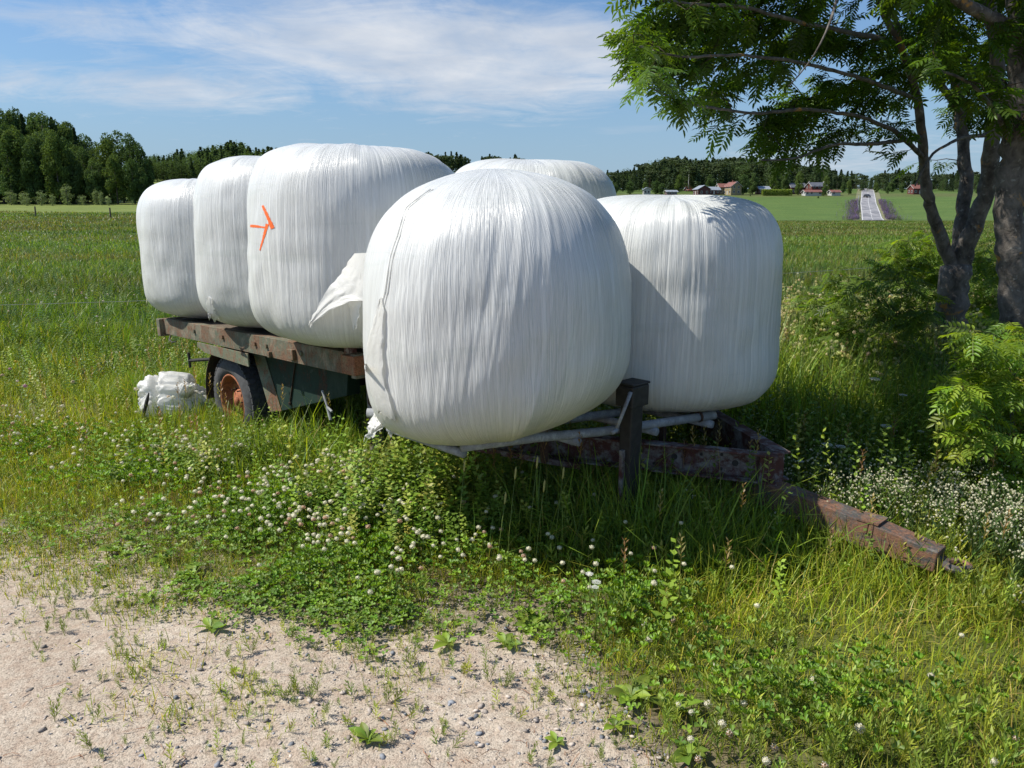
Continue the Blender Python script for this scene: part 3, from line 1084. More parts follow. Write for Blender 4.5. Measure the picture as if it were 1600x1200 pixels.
# mudguard over the wheel
cxw, czw, RW = 2.02, 0.235, 0.365
for ys in (-0.08, -WID + 0.08 + 0.24):
    hs = HS()
    n = 18
    P0 = []
    for i in range(n + 1):
        a = math.radians(-5 + 120 * i / n)
        P0.append((cxw + math.cos(a) * 0.44, czw + math.sin(a) * 0.44))
    V = []
    for (px_, pz_) in P0:
        V += [(px_, ys + 0.02, pz_), (px_, ys - 0.28, pz_)]
    for (px_, pz_) in P0:
        dxx, dzz = px_ - cxw, pz_ - czw
        V += [(cxw + dxx * 1.015, ys + 0.02, czw + dzz * 1.015), (cxw + dxx * 1.015, ys - 0.28, czw + dzz * 1.015)]
    m_ = 2 * (n + 1)
    Fs = []
    for i in range(n):
        a = 2 * i
        Fs += [(a, a + 1, a + 3, a + 2), (m_ + a, m_ + a + 2, m_ + a + 3, m_ + a + 1), (a, a + 2, m_ + a + 2, m_ + a), (a + 1, m_ + a + 1, m_ + a + 3, a + 3)]
    hs.add(V, Fs)
    hs.build('mudguard', M['chassis'], trailer, smoothf=False)


def wheel(ys, out):
    tw = 0.235
    prof = []
    for k in range(25):
        a = -math.pi / 2 + math.pi * k / 24
        rr = 0.218 + (RW - 0.218) * (0.5 + 0.5 * 1)  # placeholder radius for crown
    # carcass cross-section as (radius, along)
    sec = [(0.215, 0.03), (0.232, 0.006), (0.262, -0.010), (0.30, -0.012), (0.332, 0.002), (0.352, 0.016), (0.361, 0.030), (0.365, 0.06)]
    sec2 = [(r_, tw - a_) for r_, a_ in reversed(sec)]
    hs = HS()
    d = Vector((0, -1, 0)) if out else Vector((0, 1, 0))
    hs.lathe(sec + sec2 + [(0.215, 0.03)], (cxw, ys, czw), d, 72)
    t = hs.build('tyre', M['tyre'], trailer, smoothf=True)
    hs = HS()
    for k in range(44):
        a = 2 * math.pi * k / 44
        for j, (s0, s1) in enumerate(((0.012, 0.075), (0.082, 0.115), (0.122, 0.155), (0.162, 0.223))):
            aa = a + (0.07 if j % 2 else 0)
            ca, sa = math.cos(aa), math.sin(aa)
            r0, r1 = 0.352, 0.3735
            if j in (0, 3):
                r1 = 0.370
            w = 0.019
            V = []
            for rr in (r0, r1):
                for sy in (s0, s1):
                    for tt in (-w, w):
                        V.append((cxw + ca * rr - sa * tt, ys + d.y * sy, czw + sa * rr + ca * tt))
            hs.add(V, [(0, 1, 3, 2), (4, 6, 7, 5), (0, 4, 5, 1), (2, 3, 7, 6), (0, 2, 6, 4), (1, 5, 7, 3)])
    hs.build('tread', M['tyre'], t)
    hs = HS()
    hs.lathe([(0.221, 0.022), (0.226, 0.008), (0.214, 0.006), (0.205, 0.022), (0.196, 0.07), (0.186, 0.095), (0.150, 0.108), (0.115, 0.092), (0.088, 0.07), (0.080, 0.055), (0.0, 0.052)], (cxw, ys, czw), d, 48)
    r = hs.build('rim', M['rim'], trailer, smoothf=True)
    hs = HS()
    hs.lathe([(0.0, 0.034), (0.030, 0.036), (0.034, 0.042), (0.036, 0.056)], (cxw, ys, czw), d, 20)
    hs.build('hub', M['rim'], r, smoothf=True)
    for k in range(6):
        a = 2 * math.pi * k / 6
        hs = HS()
        c = Vector((cxw + math.cos(a) * 0.10, ys + d.y * 0.062, czw + math.sin(a) * 0.10))
        hs.tube([c, c - d * (-0.02)], 0.011, 6)
        hs.tube([c + d * 0.0, c - d * 0.03], 0.006, 6)
        hs.build('wheel_nut', M['chassis'], r)


wheel(-0.085, True)
wheel(-WID + 0.085, False)
hs = HS()
hs.tube([(cxw, -0.165, czw), (cxw, -WID + 0.165, czw)], 0.04, 12)
hs.beam((cxw, -0.35, czw + 0.0), (cxw, -WID + 0.35, czw), 0.09, 0.09)
hs.build('axle', M['chassis'], trailer)
for yy in (-0.62, -WID + 0.62):
    hs = HS()
    hs.beam((-1.15 if False else -0.35, yy, 0.62), (LEN, yy, 0.62), 0.07, 0.16)
    hs.build('chassis_beam', M['chassis'], trailer, bevel=0.004)
    hs = HS()
    for k in range(5):
        hw = 0.48 - 0.08 * k
        pts = [(cxw + hw * u, yy, 0.44 - 0.10 * (1 - u * u) - 0.013 * k + 0.06) for u in np.linspace(-1, 1, 9)]
        for a, b in zip(pts[:-1], pts[1:]):
            hs.beam(a, b, 0.06, 0.010)
    hs.build('leaf_spring', M['chassis'], trailer)
for x in (0.35, 1.0, 1.62, 2.5, 2.95):
    hs = HS()
    hs.beam((x, -0.07, 0.755), (x, -WID + 0.07, 0.755), 0.06, 0.08)
    hs.build('cross_member', M['chassis'], trailer)
# clutter hung under the front of the deck
hs = HS()
hs.beam((0.10, -0.20, 0.70), (0.10, -0.20, 0.16), 0.07, 0.05, up=(1, 0, 0))
hs.build('support_leg', M['aframe'], trailer, bevel=0.003)
hs = HS()
hs.beam((0.18, -0.42, 0.60), (0.55, -0.42, 0.24), 0.045, 0.045)
hs.build('brace', M['chassis'], trailer)
hs = HS()
hs.beam((-0.02, -0.10, 0.69), (0.05, -0.14, 0.50), 0.035, 0.012, up=(0, 1, 0))
hs.build('brace', M['chassis'], trailer)
hs = HS()
hs.box((0.16, -0.50, 0.18), (0.62, -0.90, 0.50))
hs.build('tool_box', M['dark'], trailer, bevel=0.01)
hs = HS()
hs.box((0.02, -1.0, 0.22), (0.30, -1.9, 0.62))
hs.build('hydraulic_tank', M['chassis'], trailer, bevel=0.02)
hs = HS()
hs.tube([(0.42, -0.02, 0.56), (0.36, -0.015, 0.46), (0.30, -0.012, 0.44)], 0.008, 8)
hs.tube([(0.36, -0.015, 0.46), (0.33, -0.015, 0.38)], 0.010, 8)
hs.build('release_lever', M['pipe'], trailer)
# lamp bracket and hooks at the rear
hs = HS()
hs.tube([(2.55, 0.02, 0.47), (2.55, 0.02, 0.60)], 0.012, 8)
hs.tube([(2.55, 0.02, 0.53), (2.35, -0.10, 0.55)], 0.014, 8)
hs.build('lamp_bracket', M['dark'], trailer)
hs = HS()
hs.tube([(2.93, 0.02, 0.712), (2.90, 0.045, 0.68), (2.82, 0.05, 0.665), (2.74, 0.045, 0.68)], 0.006, 8)
hs.build('rope_hook', M['dark'], trailer)

# pipe platform in front, under the two nearest bales
Z0 = 0.598
P1 = Vector((-0.22, 3.405, Z0))
P2 = Vector((1.12, 4.045, Z0 - 0.015))
across = (P2 - P1)
rearv = Vector((-0.692, 0.7215, 0))
for k in (0.0, 0.30, 0.62, 0.95):
    a = P1 + rearv * k
    if k > 0:
        a = a + across.normalized() * (-0.0)
    b = P2 + rearv * k
    mid = (a + b) / 2 - Vector((0, 0, 0.012))
    hs = HS()
    hs.tube([W(a - across.normalized() * (0.02 if k == 0 else -0.22)), W(a * .75 + b * .25), W(mid), W(b)], 0.0235, 14)
    hs.build('platform_pipe', M['pipe'], trailer, smoothf=True)
for k, extra in ((0.0, 0.62), (0.40, 1.0), (0.72, 1.0), (0.97, 1.0)):
    a = P1 + across * k - Vector((0, 0, 0.044 if k else 0.036))
    hs = HS()
    hs.tube([W(a + rearv * (-0.03 if k else 0.01)), W(a + rearv * extra)], 0.022, 12)
    hs.build('platform_pipe', M['pipe'], trailer, smoothf=True)
# second stub pipe with an open end at the left
a = at_z(574, 645, 0.56)
hs = HS()
hs.lathe([(0.020, 0.0), (0.026, 0.0), (0.026, 0.5), (0.020, 0.5), (0.020, 0.0)], W(a), (W(a + Vector((0.9, -0.05, 0))) - W(a)), 16)
hs.build('platform_pipe', M['pipe'], trailer, smoothf=True)
# welded collar
hs = HS()
c = P1 + across * 0.93
hs.tube([W(c - across.normalized() * 0.006), W(c + across.normalized() * 0.006)], 0.029, 14)
hs.build('pipe_collar', M['chassis'], trailer)

# A-frame
NOSE = Vector((1.375, 3.735, 0.385))
CL = Vector((-0.965, 0.26, 0))
l_end = NOSE + Vector((-0.955, 0.30, 0.0)) * 1.75 + Vector((0, 0, 0.03))
r_end = NOSE + Vector((-0.19, 0.98, 0)) * 1.75 + Vector((0, 0, 0.03))


def channel(p, q, h, w, side):
    """C-channel: web plus two flanges"""
    hs = HS()
    p = W(p); q = W(q)
    t = (q - p).normalized()
    sd = t.cross(Vector((0, 0, 1))).normalized() * side
    hs.beam(p, q, 0.010, h)
    for z in (1, -1):
        o = Vector((0, 0, z * (h / 2 - 0.005))) - sd * (w / 2)
        hs.beam(p + o, q + o, w, 0.010)
    return hs


# the camera-side web faces -y (world)
for e_, sdn in ((l_end, 1), (r_end, -1)):
    h = channel(NOSE, e_, 0.155, 0.075, sdn)
    h.build('frame_member', M['aframe'], trailer, bevel=0.002)
hs = HS()
nl = W(NOSE)
hs.beam(W(NOSE + Vector((-0.10, -0.02, 0.0))), W(NOSE + Vector((0.03, -0.005, 0))), 0.02, 0.165)
hs.build('nose_plate', M['aframe'], trailer, bevel=0.003)
n_ = Vector((-0.3, -0.955, 0)).normalized()
for f_, dz_, r_b, nm in ((0.12, 0, .017, 'bolt_hole'), (0.30, 0, .017, 'bolt_hole'), (0.55, 0, .010, 'bolt_hole'), (0.16, .04, .008, 'bolt'), (0.16, -.04, .008, 'bolt'), (0.22, .03, .008, 'bolt'), (0.36, .05, .008, 'bolt'), (0.36, -.05, .008, 'bolt'), (0.41, 0.0, .008, 'bolt')):
    c = NOSE.lerp(l_end, f_) + Vector((0, -0.006, dz_))
    hs = HS()
    hs.tube([W(c), W(c + n_ * (0.003 if nm == 'bolt_hole' else 0.007))], r_b, 10)
    hs.build(nm, M['dark'], trailer)
# lower brace visible left of the post
hs = HS()
hs.beam(W(at_y(745, 700, 3.85)), W(at_y(905, 728, 3.95)), 0.05, 0.03)
hs.build('brace', M['aframe'], trailer, bevel=0.003)
# side stanchions from platform to frame
for k in (0.35, 0.85):
    c = P1 + across * k + rearv * 0.12
    hs = HS()
    hs.beam(W(c - Vector((0, 0, 0.06))), W(Vector((c.x, c.y, 0.42))), 0.03, 0.03)
    hs.build('stanchion', M['chassis'], trailer)

# drawbar
d0 = Vector((1.22, 3.86, 0.268))
d2 = Vector((1.905, 3.115, 0.165))
d1 = d0.lerp(d2, 0.70)
hs = HS()
p0, p1_, p2_ = W(d0), W(d1), W(d2)
hs.beam(p0, p1_, 0.115, 0.132, h2=0.132)
dbm = hs.build('drawbar', M['drawbar'], trailer, bevel=0.006)
hs = HS()
hs.beam(p1_ + (p2_ - p1_).normalized() * 0.001, p2_, 0.115, 0.130, h2=0.10, w2=0.105)
hs.build('drawbar_tip', M['drawbar'], dbm, bevel=0.006)
hs = HS()
hs.beam(p1_ + Vector((0.05, 0, 0.071)), p1_ + Vector((-0.05, 0, 0.066)), 0.122, 0.008)
hs.build('weld_plate', M['drawbar'], dbm)
hs = HS()
e0 = p2_ + (p2_ - p1_).normalized() * 0.02
R_ = 0.045
cc = e0 + (p2_ - p1_).normalized() * 0.05
ring = [cc + Vector((math.cos(a), math.sin(a), 0)) * R_ for a in np.linspace(0, 2 * math.pi, 20)]
hs.tube(ring, 0.018, 8)
hs.beam(p2_ - (p2_ - p1_).normalized() * 0.03, cc - (p2_ - p1_).normalized() * 0.05, 0.05, 0.03)
hs.build('hitch_eye', M['drawbar'], dbm, smoothf=False)

# jack post
jx, jy = 0.605, 3.70
jk = HS()
jk.beam(W((jx, jy, 0.05)), W((jx, jy, 0.725)), 0.095, 0.075, up=(1, 0, 0))
jack = jk.build('jack_post', M['dark'], trailer, bevel=0.008)
hs = HS()
hs.beam(W((jx, jy, 0.725)), W((jx, jy, 0.835)), 0.135, 0.11, up=(1, 0, 0))
hs.beam(W((jx, jy, 0.836)), W((jx, jy, 0.85)), 0.145, 0.12, up=(1, 0, 0))
hs.build('jack_head', M['dark'], jack, bevel=0.016)
hs = HS()
a = Vector((jx - 0.02, jy - 0.065, 0.80))
hs.tube([W(a + Vector((0, 0.03, 0.0))), W(a), W(a + Vector((0, -0.015, 0)))], 0.013, 10)
hs.tube([W(a + Vector((0, -0.015, 0.012))), W(a + Vector((-0.04, -0.03, -0.095))), W(a + Vector((-0.07, -0.035, -0.175)))], [0.010, 0.009, 0.009], 10)
hs.tube([W(a + Vector((-0.065, -0.035, -0.175))), W(a + Vector((-0.095, -0.06, -0.185)))], 0.011, 10)
hs.build('crank_handle', M['pipe'], jack, smoothf=True)
hs = HS()
c = Vector((jx - 0.005, jy - 0.050, 0.735))
hs.tube([W(c), W(c + Vector((0, -0.008, 0)))], 0.012, 10)
hs.build('grease_nut', M['brass'], jack)
hs = HS()
hs.beam(W((jx - 0.045, jy - 0.035, 0.22)), W((jx - 0.045, jy - 0.035, 0.50)), 0.03, 0.02, up=(1, 0, 0))
hs.build('jack_leg', M['aframe'], jack, bevel=0.003)

# ------------------------------------------------------------------ white bundle in the grass
def bundle():
    nu, nv = 170, 90
    th = np.linspace(0, 2 * math.pi, nu, endpoint=False)
    ph = np.linspace(-math.pi / 2, math.pi / 2, nv)
    T, P_ = np.meshgrid(th, ph)
    X = np.cos(P_) * np.cos(T); Y = np.cos(P_) * np.sin(T); Z = np.sin(P_)
    sx = np.sign(X) * np.abs(X) ** 0.75
    d = (np.abs(fbm(X * 1.3 + 4, Z * 1.6 + Y * 1.4 + 9, 51, 3) - 0.45)) * 0.75 + (np.abs(vnoise(X * 2.0 + Z * 1.5, Z * 9 - Y * 8 + X * 3, 57) - 0.5)) * 0.16 + np.abs(vnoise(X * 7 - Z * 3, Z * 5 + Y * 4, 58) - 0.5) * 0.10
    d += 0.22 * np.exp(-((X + 0.28 + 0.15 * Z) / 0.07) ** 2)
    k = 1.06 - d
    V = np.stack([sx * 0.30 * k + 0.0, Y * 0.22 * k, np.maximum(Z, -0.6) * 0.19 * k], -1)
    V[..., 2] += np.where(V[..., 0] > 0.1, -0.02, 0.03) + 0.12
    V = V.reshape(-1, 3)
    i = np.arange(nv - 1)[:, None] * nu
    j = np.arange(nu)[None]
    j2 = (j + 1) % nu
    Q = np.stack([i + j, i + j2, i + nu + j2, i + nu + j], -1).reshape(-1, 4)
    o = np_mesh('plastic_bundle', V, [Q], M['loose'], smoothf=True)
    g = float(terrain(-2.9, 6.35))
    o.location = (-2.98, 6.45, g + 0.02)
    o.scale = (1.12, 1.1, 1.25)
    o.rotation_euler = (0, 0.12, 0.1)
    setp(o, 'crumpled white plastic bundle lying in the grass left of the trailer wheel', 'bundle')
    hs = HS()
    pts = []
    for k in range(9):
        a = k / 8
        pts.append((-0.13 - 0.05 * a, -0.205 + 0.0 * a, 0.23 - 0.22 * a))
    hs.tube(pts, [0.004, 0.01, 0.014, 0.014, 0.013, 0.012, 0.01, 0.008, 0.004], 6)
    hs.build('fold_shade', M['dark'], o)  # dark strip put in for the shade in the bundle's fold
    # gathered neck of the bag
    hs = HS()
    for k in range(9):
        a = k / 9 * 6.28
        hs.tube([(0.10 + 0.02 * math.cos(a), -0.12 + 0.02 * math.sin(a), 0.22), (0.14 + 0.05 * math.cos(a), -0.14 + 0.05 * math.sin(a), 0.30)], [0.03, 0.012], 6)
    hs.build('gathered_end', M['loose'], o, smoothf=True)


bundle()

# ------------------------------------------------------------------ plant templates
def tpl(V, Fs, C=None):
    V = np.array(V, float)
    return V, [np.array(f) for f in Fs], (np.ones((len(V), 3)) if C is None else np.array(C, float))


def blade_tpl(bend, fold=0.0):
    ss = [0, 0.34, 0.70]
    ws = [0.8, 1.0, 0.62]
    V = []
    for s_, w in zip(ss, ws):
        y = bend * s_ ** 2
        z = s_ * (1 - 0.28 * abs(bend) * s_)
        V += [(-w / 2, y, z), (w / 2, y, z)]
    V.append((0, bend, 1 - 0.28 * abs(bend) - 0.12 * bend ** 2))
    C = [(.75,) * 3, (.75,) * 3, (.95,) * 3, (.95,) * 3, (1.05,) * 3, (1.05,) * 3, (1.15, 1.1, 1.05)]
    return tpl(V, [[(0, 1, 3, 2), (2, 3, 5, 4)], [(4, 5, 6)]], C)


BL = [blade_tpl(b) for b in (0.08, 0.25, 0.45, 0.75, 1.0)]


def pinnate(pairs=6, lw=0.16, ll=0.34, droop=0.18, fine=True):
    """rowan leaf of unit length along +y, flat in x-y, face up"""
    V = []; F4 = []; F3 = []; C = []
    n = 8
    for i in range(n + 1):
        s_ = i / n
        z = -droop * s_ * s_
        w = 0.012 * (1 - 0.6 * s_)
        V += [(-w, s_, z), (w, s_, z)]
        C += [(0.9, 0.75, 0.6)] * 2
    for i in range(n):
        F4.append((2 * i, 2 * i + 1, 2 * i + 3, 2 * i + 2))
    def leaflet(base, ang, L, Wd, tiltz):
        b = len(V)
        ca, sa = math.cos(ang), math.sin(ang)
        pts = [(0, 0, 0), (0.28, -0.85, .1), (0.68, -0.75, .06), (1.0, 0, -0.10), (0.68, 0.75, .06), (0.28, 0.85, .1), (0.55, 0, 0.0)]
        for (a_, w_, z_) in pts:
            x_ = a_ * L
            y_ = w_ * Wd / 2
            V.append((base[0] + ca * x_ - sa * y_, base[1] + sa * x_ + ca * y_, base[2] + z_ * L * 0.8 + tiltz * a_ * L))
            C.append((1, 1, 1) if w_ else (0.85, 0.9, 0.9))
        F4.extend([(b, b + 1, b + 2, b + 6), (b + 6, b + 4, b + 5, b)])
        F3.extend([(b + 2, b + 3, b + 6), (b + 3, b + 4, b + 6)])
    for i in range(pairs):
        s_ = 0.26 + 0.66 * i / (pairs - 1)
        sc_ = (0.82 + 0.5 * math.sin(math.pi * (i + 0.8) / (pairs + 0.8))) * 0.82
        for sd in (-1, 1):
            ang = math.pi / 2 - sd * math.radians(62 - 10 * i / pairs)
            leaflet((0, s_, -droop * s_ * s_), ang, ll * sc_, lw * sc_ * 0.72, -0.10 - 0.12 * ((i * 7 + sd) % 3))
    leaflet((0, 1.0, -droop), math.pi / 2, ll * 0.85, lw * 0.68, -0.2)
    return tpl(V, [F4, F3], C)


PIN = [pinnate(6, droop=0.12), pinnate(6, droop=0.28), pinnate(7, droop=0.42), pinnate(5, droop=0.05)]


def trifoil():
    V = [(-0.012, 0, 0), (0.012, 0, 0), (0.008, 0.12, 0.95), (-0.008, 0.12, 0.95)]
    C = [(.8,) * 3] * 4
    F4 = [(0, 1, 2, 3)]; F3 = []
    for k in range(3):
        a = 2 * math.pi * k / 3 + 0.4
        b = len(V)
        c0 = np.array([0, 0.12, 0.95])
        d = np.array([math.cos(a), math.sin(a), 0.12]); e = np.array([-math.sin(a), math.cos(a), 0])
        pts = [(0, 0), (0.20, -0.17), (0.36, -0.13), (0.38, 0), (0.36, 0.13), (0.20, 0.17)]
        for p_, q_ in pts:
            V.append(tuple(c0 + d * p_ + e * q_ + np.array([0, 0, 0.10 * abs(q_) / 0.17])))
            C.append((1.0,) * 3 if p_ else (1.15,) * 3)
        F4.extend([(b, b + 1, b + 2, b + 3), (b, b + 3, b + 4, b + 5)])
    return tpl(V, [F4], C)


TRI = trifoil()


def flower_head(n=46, seed=1, base=(0.80, 0.74, 0.58)):
    """ball of little upright florets, radius about 1"""
    r_ = np.random.default_rng(seed)
    V = []; F = []; C = []
    for i in range(n):
        z = 1 - 1.72 * (i + 0.5) / n
        ph = i * 2.39996
        q = math.sqrt(max(0, 1 - z * z))
        d = np.array([q * math.cos(ph), q * math.sin(ph), z])
        sd = np.cross(d, [0.3, 0.5, 0.8]); sd /= np.linalg.norm(sd)
        fw = np.cross(sd, d)
        t0 = r_.random() * 3
        w = (2.6 / math.sqrt(n)) * r_.uniform(0.7, 1.2)
        L = 1.0 + 0.10 * r_.normal()
        b = len(V)
        k = (1.0 if z > -0.2 else 0.78) * r_.uniform(0.85, 1.05)
        for q in range(4):
            a_ = t0 + q * 1.571
            rr = w * (0.55 if q % 2 else 0.28)
            V.append(tuple(d * L * (0.82 if q % 2 else 1.06) + sd * rr * math.cos(a_) + fw * rr * math.sin(a_)))
            C.append(np.array([1.0, 0.99, 0.95]) * k if q % 2 == 0 or z > 0.2 else np.array(base) * 1.15)
        F.append((b, b + 1, b + 2, b + 3))
        b = len(V)
        for q in range(3):
            a_ = t0 + 0.7 + q * 2.094
            V.append(tuple(d * 0.78 + sd * w * 0.9 * math.cos(a_) + fw * w * 0.9 * math.sin(a_)))
            C.append(np.array(base) * (1.15 if z < 0.1 else 1.3))
        V.append(tuple(d * 0.80))
        C.append(np.array(base) * 1.2)
        F.append((b, b + 1, b + 2, b + 3))
    return tpl(V, [F], C)


FH = [flower_head(46, 1), flower_head(34, 2, (0.55, 0.33, 0.22))]
FHS = flower_head(14, 5)


def umbel():
    """flat white umbel, unit radius, seen with its stalk below"""
    r_ = np.random.default_rng(4)
    V = []; F = []; C = []
    for i in range(60):
        q = math.sqrt((i + .5) / 60); a = i * 2.39996
        c = np.array([q * math.cos(a), q * math.sin(a), 0.12 * (1 - q * q) + 0.08 * r_.random()])
        b = len(V)
        w = 0.11
        t = r_.random() * 3
        for k in range(4):
            V.append((c[0] + w * math.cos(t + k * 1.571), c[1] + w * math.sin(t + k * 1.571), c[2] + (0.03 if k % 2 else -0.02)))
            C.append((1, 1, 0.97))
        F.append((b, b + 1, b + 2, b + 3))
        if i % 6 == 0:
            b = len(V)
            V += [(0, 0.015, -0.55), (0, -0.015, -0.55), (c[0], c[1] - .015, c[2]), (c[0], c[1] + .015, c[2])]
            C += [(0.25, 0.33, 0.12)] * 4
            F.append((b, b + 1, b + 2, b + 3))
    return tpl(V, [F], C)


UMB = umbel()


def sprig(n=9, seed=3, wide=0.35, lw=0.06, up=0.75):
    """upright stem with small narrow leaves, unit height"""
    r_ = np.random.default_rng(seed)
    V = [(-0.012, 0, 0), (0.012, 0, 0), (0.008, 0.05, 1.0), (-0.008, 0.05, 1.0), (0, -0.012, 0), (0, 0.012, 0), (0, 0.058, 1.0), (0, 0.042, 1)]
    C = [(.8, .75, .7)] * 8
    F = [(0, 1, 2, 3), (4, 5, 6, 7)]
    for i in range(n * 3):
        s_ = 0.12 + 0.88 * i / (n * 3)
        a = i * 2.4
        L = wide * (1.05 - 0.6 * s_) * (0.7 + 0.5 * r_.random())
        d = np.array([math.cos(a), math.sin(a), up]); e = np.array([-math.sin(a), math.cos(a), 0])
        c = np.array([0, 0.05 * s_, s_])
        b = len(V)
        V += [tuple(c), tuple(c + d * L * .5 - e * lw * .5), tuple(c + d * L), tuple(c + d * L * .5 + e * lw * .5)]
        C += [(.9,) * 3, (1,) * 3, (1.1,) * 3, (1,) * 3]
        F.append((b, b + 1, b + 2, b + 3))
    return tpl(V, [F], C)


SPR = [sprig(9, 3), sprig(7, 9, 0.42, 0.09), sprig(12, 12, 0.28, 0.05)]
LEAFY = [sprig(8, 22, 0.60, 0.26, 0.06), sprig(10, 23, 0.55, 0.20, 0.1)]


def broad_leaf(L=1.0, Wd=0.42, arch=0.35):
    V = []; C = []; F = []
    n = 6
    for i in range(n + 1):
        s_ = i / n
        w = Wd * 0.5 * math.sin(math.pi * min(1, 0.06 + s_ * 0.93)) ** 0.8 * (1.25 - 0.45 * abs(s_ - 0.55))
        if s_ < 0.2:
            w *= 0.35 + 2.5 * s_
        z = arch * math.sin(math.pi * s_ * 0.75) * 0.6
        for k, q in enumerate((-1, -0.5, 0, 0.5, 1)):
            V.append((w * q, s_ * L, z + abs(q) * w * 0.35 + (0.012 if k % 2 else 0)))
            C.append((1.18, 1.12, 1.1) if q == 0 else (1, 1, 1))
    for i in range(n):
        for k in range(4):
            a = i * 5 + k
            F.append((a, a + 1, a + 6, a + 5))
    return tpl(V, [F], C)


BRD = broad_leaf(1.0, 0.40, 0.22)


def palette(n, cols, weights, jit=0.15, r_=rng):
    cols = np.array(cols)
    k = r_.choice(len(cols), n, p=np.array(weights) / sum(weights))
    C = cols[k] * (1 + r_.normal(0, jit, (n, 1)))
    C = C * (1 + r_.normal(0, 0.06, (n, 3)))
    return np.clip(C, 0.005, 0.9)


GREEN = (0.115, 0.185, 0.028)
YGREEN = (0.215, 0.270, 0.036)
STRAW = (0.33, 0.27, 0.13)
DGREEN = (0.060, 0.115, 0.026)
BROWN = (0.15, 0.09, 0.045)


def scatter_y(n, y0, y1, p, hw=0.74, pad=0.5):
    """sample with density ~ 1/y^p per unit area inside the view wedge (plus margin)"""
    u = rng.random(n)
    q = 2 - p
    if abs(q) < 1e-6:
        y = y0 * (y1 / y0) ** u
    else:
        y = (y0 ** q + u * (y1 ** q - y0 ** q)) ** (1 / q)
    x = (rng.random(n) * 2 - 1) * (hw * y + pad)
    return x, y


def tl(x, y):
    """trailer frame coordinates of a ground point"""
    rx, ry = x - TA.x, y - TA.y
    ca, sa = math.cos(TANG), math.sin(TANG)
    return rx * ca + ry * sa, -rx * sa + ry * ca


def gauss(x, y, cx_, cy_, sx, sy):
    return np.exp(-((x - cx_) / sx) ** 2 - ((y - cy_) / sy) ** 2)


CLP = [(-1.9, 3.75, 0.6, 0.25, 0.45), (-1.15, 3.05, 0.35, 0.18, 0.55), (-0.55, 2.75, 0.35, 0.16, 0.6), (-1.15, 3.75, 0.85, 0.42, 1.0), (-0.45, 3.25, 0.65, 0.40, 1.0), (0.0, 3.05, 0.5, 0.25, 0.6), (-2.15, 4.9, 0.65, 0.35, 0.9),
       (-0.85, 4.1, 0.8, 0.3, 0.7), (0.75, 2.25, 0.5, 0.22, 0.7), (0.35, 2.75, 0.3, 0.25, 0.4), (-0.1, 2.9, 0.6, 0.15, 0.3), (-3.4, 5.6, 0.9, 0.4, 0.3)]


def clover_density(x, y):
    d = 0
    for (a, b, sx, sy, w) in CLP:
        d = d + w * gauss(x, y, a, b, sx, sy)
    return np.minimum(d, 1)


def grass_height(x, y):
    e = edge(x, y)
    h = 0.045 + 0.085 * smooth(0.1, 1.2, e)
    h = h + 0.03 * fbm(x * 1.1, y * 1.1, 71, 3)
    h = h * (1 - 0.38 * smooth(0.2, 0.9, x) * smooth(3.4, 2.9, y))
    tx, ty = tl(x, y)
    # rank grass around and under the trailer
    near = smooth(-1.9, -1.2, tx) * smooth(5.0, 3.8, tx) * smooth(0.75, 0.15, ty) * smooth(-3.4, -2.6, ty)
    h = h + 0.13 * near
    # in the shade in front of the nearest bale
    h = h + 0.23 * gauss(x, y, 0.75, 3.50, 0.95, 0.42)
    h = h + 0.09 * gauss(x, y, -1.5, 4.75, 0.8, 0.35)
    h = h * (1 - 0.50 * clover_density(x, y))
    h = h + 0.13 * gauss(x, y, -1.75, 4.95, 0.75, 0.28) + 0.16 * gauss(x, y, -0.75, 4.15, 0.5, 0.22)
    # right hand side behind the drawbar
    h = h + 0.34 * smooth(1.1, 1.9, x) * smooth(3.9, 4.9, y) * smooth(11, 7, y)
    h = h + 0.10 * smooth(1.5, 2.2, x) * smooth(3.0, 3.8, y) + 0.09 * gauss(x, y, 1.72, 2.98, 0.45, 0.25)
    h = h + 0.28 * smooth(7.6, 10.5, y + 0.1 * x)
    return h


def keepout(x, y, h):
    tx, ty = tl(x, y)
    u = (tx > -0.1) & (tx < 3.1) & (ty < -0.35) & (ty > -2.1)
    return u


